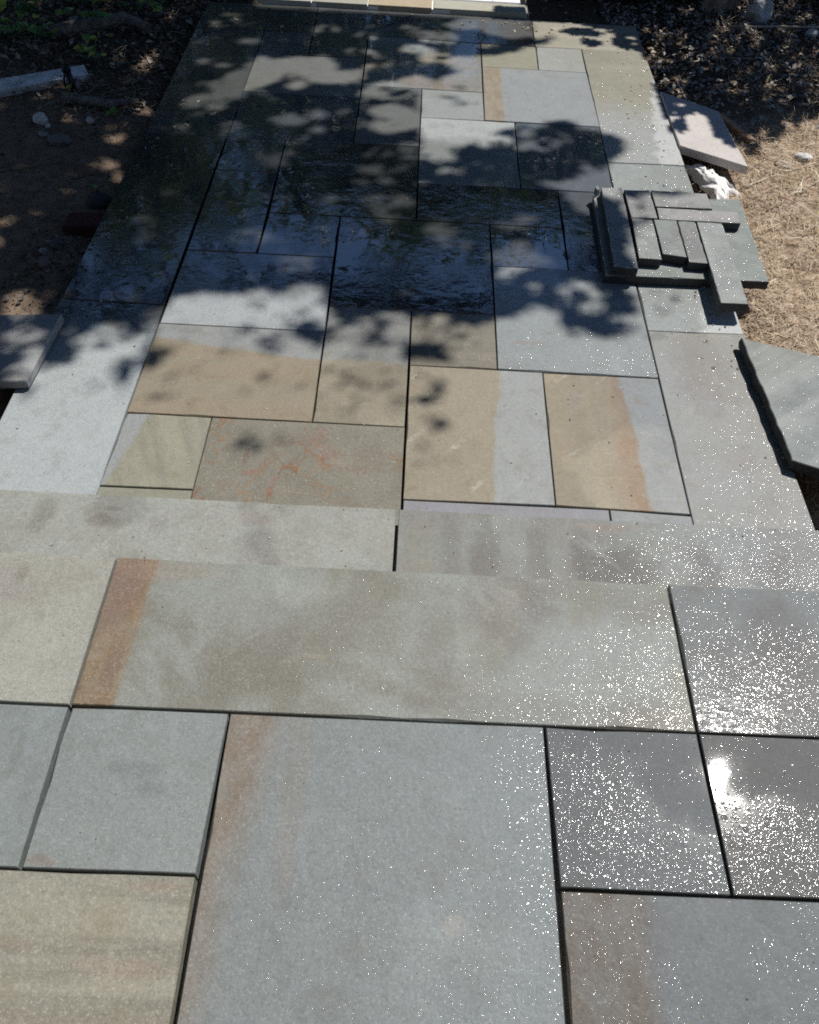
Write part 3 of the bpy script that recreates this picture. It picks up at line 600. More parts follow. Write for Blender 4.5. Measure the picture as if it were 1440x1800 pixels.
# wooden stake
V, F = slab_mesh([(-.125, -.017), (.125, -.014), (.12, .016), (-.125, .017)], -.03, 0, bev=.002)
o = mesh_obj('wood_stake', V, F, simple('split_wood', (.42, .27, .17), .8, .35, 40, .002), None, (1.625, 4.28, -.028)); o.rotation_euler = (.2, .1, -1.02)
tag(o, 'split brown wooden stake lying behind the pinkish slab', 'wooden stake')
# crumpled white bag
bm = bmesh.new(); bmesh.ops.create_grid(bm, x_segments=64, y_segments=84, size=1)
for v in bm.verts:
    u, w = v.co.x, v.co.y; q = Vector((u * 1.1, w * 1.4, 3))
    rr_ = 1 + .28 * mnoise.noise(Vector((u * 1.2, w * 1.2, 9))) + .12 * mnoise.noise(Vector((u * 4, w * 4, 1)))
    r1 = 1 - abs(mnoise.noise(q * 1.3)) * 2.6; r2 = 1 - abs(mnoise.noise(q * 2.3 + Vector((4, 2, 1)))) * 2.4; r3 = 1 - abs(mnoise.noise(q * 6.5)) * 2
    edge = max(0, 1 - max(abs(u), abs(w)) ** 3)
    z = (.045 + .013 * r1 + .0055 * r2 + .001 * r3) * edge
    wd = .058 * (1 - .35 * w) if w > 0 else .058 * (1 + .45 * abs(w))
    v.co = Vector((u * wd * rr_ + .012 * mnoise.noise(q * 3) , w * .165 * rr_, z))
me = bpy.data.meshes.new('bag'); bm.to_mesh(me); bm.free(); me.polygons.foreach_set('use_smooth', [True] * len(me.polygons))
m = Mat('white_plastic'); m.P(Base_Color=(.78, .76, .74), Roughness=.5, Specular_IOR_Level=.3, Subsurface_Weight=.5, Subsurface_Radius=(.03, .03, .03), Normal=m.bump(m.noise(m.obj, 60, 3), .002)); me.materials.append(m.m)
o = bpy.data.objects.new('plastic_bag', me); link(o); o.location = (1.405, 3.80, gz(1.42, 3.82) + .005); o.rotation_euler = (.02, 0, .48)
tag(o, 'crumpled white plastic bag on the ground below the pinkish slab', 'bag')

# ------------------------------------------------------------------ leaves: generic field of small leaf quads
def leaf_field(P_, size, tilt, cols, fold=.25, asp=.6):
    n = len(P_); yaw = RNG.uniform(0, 2 * np.pi, n); t1 = RNG.normal(0, 1, (n, 2)) * tilt
    a = np.stack([np.cos(yaw), np.sin(yaw), t1[:, 0]], 1); a /= np.linalg.norm(a, axis=1)[:, None]
    b = np.stack([-np.sin(yaw), np.cos(yaw), t1[:, 1]], 1); b -= a * (a * b).sum(1)[:, None]; b /= np.linalg.norm(b, axis=1)[:, None]
    c = np.cross(a, b); s = size[:, None]
    k = np.abs(RNG.normal(fold, fold * .5, n))[:, None]
    p0 = P_ - a * s * .5; p1 = P_ + b * s * asp * .5 + c * s * k * .4; p2 = P_ + a * s * .5 + c * s * k * .2; p3 = P_ - b * s * asp * .5 + c * s * k * .4
    pm = P_ + a * s * .02
    V = np.stack([p0, p1, p2, p3], 1).reshape(-1, 3)
    i = np.arange(n)[:, None] * 4
    F = np.concatenate([i + [0, 2, 1], i + [0, 3, 2]], 1).reshape(-1, 3)
    return V, F, np.repeat(cols, 2, axis=0)
def pal(n, colors, w=None, jit=.25):
    c = np.array(colors)[RNG.choice(len(colors), n, p=w)]
    return np.clip(c * RNG.uniform(1 - jit, 1 + jit, (n, 1)), 0, 1)
def GZ(x, y): return np.array([gz(float(a), float(b)) for a, b in zip(x, y)])
litter_m = tint_mat('leaf_litter', .8, .3)
def litter(name, x0, x1, y0, y1, n, s0, s1, colors, tilt=.35, ok=None, lift=.02, mat=litter_m, w=None):
    x = RNG.uniform(x0, x1, n); y = RNG.uniform(y0, y1, n)
    if ok is not None: k = ok(x, y); x, y = x[k], y[k]
    P_ = np.stack([x, y, GZ(x, y) + RNG.uniform(.002, lift, len(x))], 1)
    V, F, C = leaf_field(P_, RNG.uniform(s0, s1, len(x)), tilt, pal(len(x), colors, w))
    return tag(np_mesh(name, V, F, mat, None, C), kind='stuff')
off_patio = lambda x, y: ~((np.abs(x) < 1.3) & (y < 5.5)) & ~((x > -1.03) & (x < .62) & (y > 5.4))
brown = [(.24, .17, .12), (.16, .11, .08), (.34, .27, .21), (.46, .42, .36), (.10, .075, .055)]
nz = lambda x, y, s, o: np.array([mnoise.noise(Vector((a * s, b * s, o))) for a, b in zip(x, y)])
litter('leaf_litter', 1.12, 3.4, 4.25, 6.9, 14000, .014, .05, brown + [(.5, .47, .43), (.38, .36, .35)], .35,
       lambda x, y: off_patio(x, y) & (((y - 4.35 - .15 * (x - 1.3)) > .55 * RNG.random(len(x)) ** 2 * 2 + .25 * nz(x, y, 2, 4)) | (RNG.random(len(x)) < .06)), .03)
litter('leaf_litter', -3.4, -1.3, 4.05, 7, 9000, .014, .05, brown[:4] + [(.05, .035, .03)], .4,
       lambda x, y: off_patio(x, y) & ((y - 4.1) > .5 * RNG.random(len(x)) + .2 * nz(x, y, 2, 8)), .035)
litter('leaf_litter', -2.6, 2.6, 5.5, 8, 3500, .02, .05, brown, .4, off_patio, .03)
litter('soil_crumbs', -2.4, -1.31, 1.3, 4.4, 4200, .004, .016, [(.12, .09, .06), (.07, .05, .035), (.26, .22, .17)], .6, off_patio, .006)
litter('rubble', -1.62, -1.32, 2.6, 3.25, 380, .008, .03, [(.2, .19, .18), (.1, .09, .08), (.28, .26, .24)], .7, off_patio, .02)
litter('soil_crumbs', 1.28, 2.9, 1.3, 4.6, 5000, .004, .014, [(.34, .27, .2), (.22, .16, .11), (.5, .44, .37)], .6, off_patio, .006)
# crumbs of leaf, grit and stone dust tracked onto the paving
def grit(n, x0, x1, y0, y1, z, s0, s1):
    x = RNG.uniform(x0, x1, n); y = RNG.uniform(y0, y1, n); P_ = np.stack([x, y, np.full(n, z + .0015)], 1)
    V, F, C = leaf_field(P_, RNG.uniform(s0, s1, n) , .15, pal(n, [(.3, .25, .18), (.12, .09, .06), (.5, .45, .36), (.35, .3, .2)])); tag(np_mesh('grit', V, F, litter_m, None, C), kind='stuff')
grit(260, -1.3, 1.25, 1.5, 5.4, .0, .004, .012); grit(220, 1.05, 1.26, 2.3, 5.4, 0, .005, .018); grit(260, -1.31, -1.12, 2.4, 5.4, 0, .006, .024); grit(120, -1.2, 1.2, 5.2, 5.45, 0, .008, .03)
grit(90, -1.1, 1.1, 1.1, 1.42, .19, .003, .008); grit(80, -1.0, 1.0, .2, 1.08, .38, .002, .005)
# straw: thin bent blades
def straw(name, x0, x1, y0, y1, n, l0, l1, wd, colors, tilt, ok, lift, mat):
    x = RNG.uniform(x0, x1, n); y = RNG.uniform(y0, y1, n); k = ok(x, y); x, y = x[k], y[k]; n = len(x)
    z = GZ(x, y) + RNG.uniform(.002, lift, n); yaw = RNG.uniform(0, 2 * np.pi, n); L_ = RNG.uniform(l0, l1, n)
    el = np.abs(RNG.normal(0, tilt, n)); bend = RNG.normal(0, .5, n)
    V = []; base = np.stack([x, y, z], 1)
    d0 = np.stack([np.cos(yaw) * np.cos(el), np.sin(yaw) * np.cos(el), np.sin(el)], 1)
    d1 = np.stack([np.cos(yaw + bend), np.sin(yaw + bend), -.25 * np.sin(el)], 1)
    s = np.stack([-np.sin(yaw), np.cos(yaw), RNG.normal(0, .4, n)], 1) * (wd * RNG.uniform(.5, 1.3, n))[:, None]
    p1 = base + d0 * (L_ * .5)[:, None]; p2 = p1 + d1 * (L_ * .5)[:, None]
    V = np.stack([base - s, base + s, p1 + s, p1 - s, p2 + s * .3, p2 - s * .3], 1).reshape(-1, 3)
    i = np.arange(n)[:, None] * 6
    F = np.concatenate([i + [0, 1, 2, 3], i + [3, 2, 4, 5]], 1).reshape(-1, 4)
    return tag(np_mesh(name, V, F, mat, None, np.repeat(pal(n, colors), 2, axis=0)), kind='stuff')
straw_m = tint_mat('straw', .75, .12, .15)
sc_ = [(.62, .50, .34), (.5, .38, .24), (.70, .60, .44), (.34, .25, .16), (.55, .48, .36)]
straw('dry_grass', 1.24, 3.3, .9, 4.35, 34000, .018, .07, .0011, sc_, .3,
      lambda x, y: off_patio(x, y) & (nz(x, y, 1.6, 5) + .5 * RNG.random(len(x)) + .35 * (y < 3.5) > .12), .014, straw_m)
straw('dry_grass', 1.25, 2.8, 1.2, 4.3, 500, .08, .2, .0016, [(.72, .66, .52), (.5, .4, .28)], .15, off_patio, .03, straw_m)
straw('dry_grass', 1.7, 3.2, 4.2, 6.3, 3000, .04, .13, .0013, [(.4, .33, .24), (.2, .15, .1)], .9, off_patio, .02, straw_m)
straw('dry_grass', -3, -1.32, 4.0, 6.2, 2600, .05, .18, .0013, [(.26, .22, .16), (.14, .11, .08), (.38, .33, .26)], .3, off_patio, .04, straw_m)
straw('green_grass', 1.75, 2.6, 3.2, 3.9, 500, .02, .06, .0013, [(.26, .3, .1), (.4, .38, .16)], .7, off_patio, .01, straw_m)
straw('dry_grass', -2.3, -1.32, 1.6, 4.0, 260, .02, .08, .001, [(.4, .34, .26)], .2, off_patio, .01, straw_m)
for i, (a, b, r, lb) in enumerate([
    ((1.55, 3.75), (1.95, 3.95), .005, 'long pale twig lying on dry grass right of the white bag'),
    ((1.62, 3.55), (1.92, 3.78), .004, 'pale twig on dry grass nearest the mossy slab'),
    ((1.72, 4.02), (1.66, 4.22), .004, 'short twig beside the split wooden stake'),
    ((1.55, 5.15), (2.0, 5.25), .007, 'pale stick across the shaded leaf litter on the right'),
    ((1.9, 5.63), (2.75, 5.66), .008, 'long straight pale stick in front of the jagged rock')]):
    stick('twig', [(a[0], a[1], gz(*a) + .014), ((a[0] + b[0]) / 2, (a[1] + b[1]) / 2 + .02, gz(*a) + .022), (b[0], b[1], gz(*b) + .014)], r, lb, 'twig',
          simple('pale_twig', (.5, .43, .34), .9, .2, 50, .001), wob=.006, seg=5)
for i, (a, b, r, lb) in enumerate([
    ((-2.0, 4.18), (-1.5, 4.42), .006, 'thin brown twig lying in front of the white board'),
    ((-1.95, 4.78), (-1.5, 4.95), .007, 'bare twig in the dark litter behind the white board'),
    ((-2.0, 3.50), (-1.68, 3.66), .004, 'dark root running across the bare dirt on the left'),
    ((-1.60, 4.5), (-1.42, 4.75), .005, 'twig slanting beside the far left patio edge')]):
    stick('twig', [(a[0], a[1], gz(*a) + .004), ((a[0] + b[0]) / 2, (a[1] + b[1]) / 2 - .03, gz(*a) + .012), (b[0], b[1], gz(*b) + .01)], r, lb, 'twig', bark, wob=.008, seg=5)
# brown dry leaf far left
V, F, C = leaf_field(np.array([[-1.945, 3.62, gz(-1.945, 3.62) + .02]]), np.array([.075]), .3, np.array([[.3, .14, .1]]), .6)
tag(np_mesh('dry_leaf', V, F, litter_m, None, C), 'curled reddish-brown dry leaf on the dirt at the left edge', 'leaf')

# ------------------------------------------------------------------ living plants
leafM = {}
def leaf_mat(name, col, trans=.3, rough=.45):
    if name in leafM: return leafM[name]
    m = Mat(name); n = m.noise(m.obj, 25, 3); c = m.mix(m.ss(n, .3, .7), tuple(k * .75 for k in col), tuple(min(1, k * 1.25) for k in col))
    m.P(Base_Color=c, Roughness=rough, Specular_IOR_Level=.4)
    tr = m.t.nodes.new('ShaderNodeBsdfTranslucent'); m.t.links.new(c, tr.inputs[0]); mx = m.t.nodes.new('ShaderNodeMixShader'); mx.inputs[0].default_value = trans
    m.t.links.new(m.b.outputs[0], mx.inputs[1]); m.t.links.new(tr.outputs[0], mx.inputs[2]); m.t.links.new(mx.outputs[0], m.t.nodes['Material Output'].inputs[0])
    leafM[name] = m.m; return m.m
def leaf_mesh(mat, asp=.72, n=5):
    V = []; F = []
    for i in range(n + 1):
        t = i / n; w = asp * .5 * math.sin(math.pi * min(1, t ** .8)) * (1 if t < 1 else 0) + .004; z = -.25 * (t - .3) ** 2
        V += [(t, -w, z + w * .35), (t, 0, z), (t, w, z + w * .35)]
    for i in range(n):
        a = i * 3; F += [(a, a + 3, a + 4, a + 1), (a + 1, a + 4, a + 5, a + 2)]
    me = bpy.data.meshes.new('leaf'); me.from_pydata(V, [], F); me.polygons.foreach_set('use_smooth', [True] * len(F)); me.materials.append(mat); return me
LG = leaf_mesh(leaf_mat('leaf_green', (.17, .30, .08))); LY = leaf_mesh(leaf_mat('leaf_yellow_green', (.42, .50, .10)), .62); LD = leaf_mesh(leaf_mat('leaf_dark', (.09, .18, .08)), .7)
stem_m = simple('vine_stem', (.16, .13, .09), .8, .3, 60, .001)
def plant(name, base, tips, label, cat, meshes, lsize, nl, lead=None):
    t = empty(name, base); tag(t, label, cat)
    for tip in tips:
        n = 8; P_ = [Vector((0, 0, 0)).lerp(Vector(tip), i / n) + Vector((random.uniform(-.015, .015), random.uniform(-.015, .015), .12 * math.sin(math.pi * i / n) * Vector(tip).length)) for i in range(n + 1)]
        V, F = tube(P_, [.0035 * (1 - .6 * i / n) for i in range(n + 1)], 5); mesh_obj('stem', V, F, stem_m, t, smooth=True)
        for k in range(nl):
            p = P_[random.randint(1, n)]; o = bpy.data.objects.new('leaf', random.choice(meshes)); link(o, t)
            s = random.uniform(*lsize); o.scale = (s, s, s); o.location = p
            o.rotation_euler = (random.uniform(-.5, .5), random.uniform(-.7, .25), random.uniform(0, 6.28))
    return t
def gp(x, y, dz=0): return (x, y, gz(x, y) + dz)
plant('vine', gp(-2.35, 4.95), [(.35, -.25, .12), (.2, .1, .18), (.5, .1, .1)], 'leafy green vine sprawling behind the white board at the left edge', 'vine', [LG, LG, LD], (.05, .09), 16)
plant('vine', gp(-2.15, 5.5), [(.3, -.3, .2), (-.1, -.5, .15), (.4, 0, .1)], 'green vine with round leaves in the far left corner', 'vine', [LG, LD], (.045, .085), 16)
plant('vine', gp(-1.95, 4.75), [(.25, -.15, .08), (.2, .12, .1)], 'small green vine between the white board and the rotting log', 'vine', [LG, LD, LY], (.03, .06), 12)
plant('vine', gp(-1.75, 5.5), [(.2, -.25, .1), (-.2, -.2, .1), (.1, .2, .15)], 'trailing vine with yellow-green leaves near the far left corner of the patio', 'vine', [LY, LG, LD], (.035, .065), 14)
plant('seedling', gp(-1.84, 4.30), [(.05, .03, .10), (.03, -.05, .05)], 'small yellow-green weed growing beside the black stake', 'weed', [LY, LG], (.03, .05), 4)
plant('seedling', gp(-1.58, 4.12), [(.04, .03, .04)], 'tiny green seedling close to the left patio edge', 'weed', [LG], (.03, .045), 3)
plant('sprout', gp(-1.46, 3.44, .02), [(.07, .02, .03)], 'bright green curled sprout at the left patio edge, above a dark clod', 'sprout', [leaf_mesh(leaf_mat('leaf_bright', (.16, .42, .1)), .4)], (.03, .045), 3)
# overhanging yellow-green branch, top left
t = plant('shrub', gp(-2.65, 4.4), [(.52, .12, .34), (.56, .32, .3), (.46, -.02, .36), (.62, .2, .26)], 'shrub with large yellow-green leaves reaching in at the top left corner', 'shrub', [LY, LY, LG], (.05, .085), 9)
def bush(name, cx, cy, rx, ry, h, n, s0, s1, cols, label, cat='bush', z0=0.):
    t = empty(name, gp(cx, cy)); tag(t, label, cat)
    th = RNG.uniform(0, 2 * np.pi, n); ph = np.arccos(RNG.uniform(-.2, 1, n)); r = RNG.uniform(.55, 1, n) ** .5
    P_ = np.stack([rx * r * np.sin(ph) * np.cos(th), ry * r * np.sin(ph) * np.sin(th), np.clip(h * r * np.cos(ph) + z0, 0.01, None)], 1)
    P_ += np.array([mnoise.noise_vector(Vector(p) * 3.5) for p in P_]) * .25 * min(rx, h)
    V, F, C = leaf_field(P_, RNG.uniform(s0, s1, n), .8, pal(n, cols)); np_mesh('foliage', V, F, foliage_m, t, C)
    for k in range(6):
        a = random.uniform(0, 6.28); V, F = tube([(0, 0, -.05), (.3 * rx * math.cos(a), .3 * ry * math.sin(a), h * .4), (.7 * rx * math.cos(a), .7 * ry * math.sin(a), h * .75)], [.012, .008, .004], 5)
        mesh_obj('stem', V, F, bark, t)
    return t
foliage_m = tint_mat('foliage', .5, .12, .3, .4)
dg = [(.03, .06, .025), (.05, .09, .03), (.07, .11, .035)]
bush('shrub', 1.55, 6.22, .34, .24, .55, 1500, .03, .07, dg, 'dark green shrub behind the far right corner of the patio, left of the tree trunk', 'shrub')
bush('shrub', .98, 6.3, .30, .22, .5, 900, .03, .06, dg, 'dark shrub beside the right end of the white walkway', 'shrub')
bush('shrub', -1.55, 6.15, .40, .35, .5, 1400, .03, .06, dg, 'dark green shrub at the far left behind the patio corner', 'shrub')
bush('shrub', -2.3, 6.1, .5, .4, .7, 1800, .03, .07, dg + [(.12, .16, .05)], 'leafy shrub behind the vines at far left', 'shrub')
bush('shrub', 2.75, 6.1, .3, .25, .3, 700, .03, .06, [(.09, .1, .05), (.16, .12, .07)], 'low browning shrub at the far right in front of the fence', 'shrub')
# brown fence behind
fence = empty('fence', (0, 6.75, 0)); tag(fence, 'reddish-brown wooden board fence behind the trees on the right', 'fence')
fm = simple('fence_wood', (.13, .05, .03), .85, .4, 14, .003)
fx = .72; me0 = None
while fx < 6:
    V = [(a, b, c_) for c_ in (0, 1.0) for b in (0, .02) for a in (0, .135)]
    if me0 is None:
        me0 = bpy.data.meshes.new('board'); me0.from_pydata(V, [], [(0, 2, 3, 1), (4, 5, 7, 6), (0, 1, 5, 4), (2, 6, 7, 3), (0, 4, 6, 2), (1, 3, 7, 5)]); me0.materials.append(fm)
    o = bpy.data.objects.new('board', me0); link(o, fence); o.location = (fx, random.uniform(-.002, .002), gz(fx, 6.75) - .02 + random.uniform(-.01, .01)); fx += .14
for z in (.2, .8):
    V = [(a, b, c_) for c_ in (z, z + .08) for b in (.0235, .06) for a in (.72, 6)]
    mesh_obj('rail', V, [(0, 2, 3, 1), (4, 5, 7, 6), (0, 1, 5, 4), (2, 6, 7, 3), (0, 4, 6, 2), (1, 3, 7, 5)], fm, fence)

# ------------------------------------------------------------------ the two trees whose leaves dapple the patio
# where foliage hangs between the sun and the ground, as outlines and gaps on the ground plane in metres
SHADE_OUTLINE = [
 (-3.07,2.012), (-1.385,2.062), (-1.289,2.122), (-1.129,2.176), (-1.046,2.126), (-0.979,2.093),
 (-0.932,2.18), (-0.931,2.304), (-0.938,2.451), (-0.915,2.557), (-0.835,2.589), (-0.664,2.604),
 (-0.586,2.515), (-0.525,2.538), (-0.473,2.473), (-0.416,2.346), (-0.362,2.324), (-0.329,2.305),
 (-0.245,2.28), (-0.163,2.265), (-0.064,2.316), (0.0,2.253), (0.162,2.266), (0.188,2.394),
 (0.237,2.465), (0.313,2.511), (0.378,2.537), (0.445,2.574), (0.483,2.659), (0.519,2.626),
 (0.57,2.509), (0.673,2.467), (0.766,2.448), (0.852,2.532), (0.89,2.64), (0.876,2.73),
 (0.838,2.832), (0.814,2.916), (0.93,3.07), (0.952,3.313), (1.092,3.327), (1.338,3.421),
 (1.332,3.517), (0.998,3.542), (0.937,3.477), (0.872,3.375), (0.785,3.274), (0.696,3.381),
 (0.656,3.507), (0.687,3.565), (0.765,3.634), (0.859,3.696), (0.901,3.753), (0.957,3.83),
 (1.02,3.948), (1.009,4.015), (0.906,4.092), (0.812,4.099), (0.757,4.177), (0.694,4.188),
 (0.626,4.162), (0.577,4.066), (0.536,4.097), (0.459,4.088), (0.392,4.057), (0.324,3.95),
 (0.249,3.902), (0.166,3.842), (0.112,3.787), (0.057,3.836), (0.006,3.932), (0.001,4.132),
 (-0.003,4.438), (-0.133,4.463), (-0.253,4.475), (-0.136,4.544), (-0.083,4.586), (0.005,4.604),
 (0.082,4.551), (0.137,4.558), (0.192,4.656), (0.162,4.745), (0.127,4.748), (0.07,4.822),
 (0.127,4.859), (0.216,4.879), (0.312,4.906), (0.425,4.929), (0.508,4.978), (0.593,5.052),
 (0.635,5.089), (0.797,5.143), (0.757,5.269), (0.654,5.238), (0.623,5.267), (0.648,5.511),
 (0.342,5.485), (-0.175,5.473), (-0.66,5.502), (-1.078,5.532), (-1.261,5.789), (-2.369,5.918),
 (-5.578,5.404),]
LOW_SHADE_OUTLINE = [
 (1.169,5.325), (1.186,5.203), (1.219,5.127), (1.284,4.867), (1.233,4.542), (1.231,4.345),
 (1.259,4.229), (1.288,4.159), (1.283,4.063), (1.33,4.104), (1.343,4.238), (1.392,4.281),
 (1.436,4.225), (1.455,4.13), (1.472,3.992), (1.525,3.964), (1.546,4.152), (1.619,4.221),
 (1.652,4.176), (1.649,4.075), (1.727,4.066), (1.739,4.174), (1.84,4.198), (1.886,4.295),
 (1.966,4.317), (2.014,4.437), (2.105,4.493), (2.988,4.721), (3.87,6.917), (0.693,6.408),
 (0.645,5.467), (0.86,5.471),]
COPING_SHADE_OUTLINE = [
 (0.11,5.578), (0.17,5.461), (0.411,5.46), (0.857,5.435), (0.873,5.615), (0.579,5.573),
 (0.275,5.574),]
GLADES = [[(-1.212,4.162),(-1.175,4.217),(-1.065,4.243),(-1.04,4.431),(-1.037,4.5),(-0.962,4.594),(-0.909,4.746),(-0.825,4.705),(-0.677,4.762),(-0.555,4.793),(-0.485,4.713),(-0.443,4.589),(-0.325,4.647),(-0.303,4.537),(-0.433,4.466),(-0.55,4.445),(-0.616,4.498),(-0.686,4.58),(-0.74,4.524),(-0.811,4.392),(-0.893,4.349),(-0.912,4.281),(-0.997,4.271),(-1.074,4.217),(-1.132,4.147),(-1.194,4.127)],
 [(0.102,5.304),(0.169,5.399),(0.342,5.468),(0.627,5.447),(0.615,5.249),(0.5,5.168),(0.402,5.203),(0.304,5.29),(0.169,5.254)],
 [(-0.006,4.445),(0.311,4.443),(0.315,4.138),(-0.005,4.131)]]
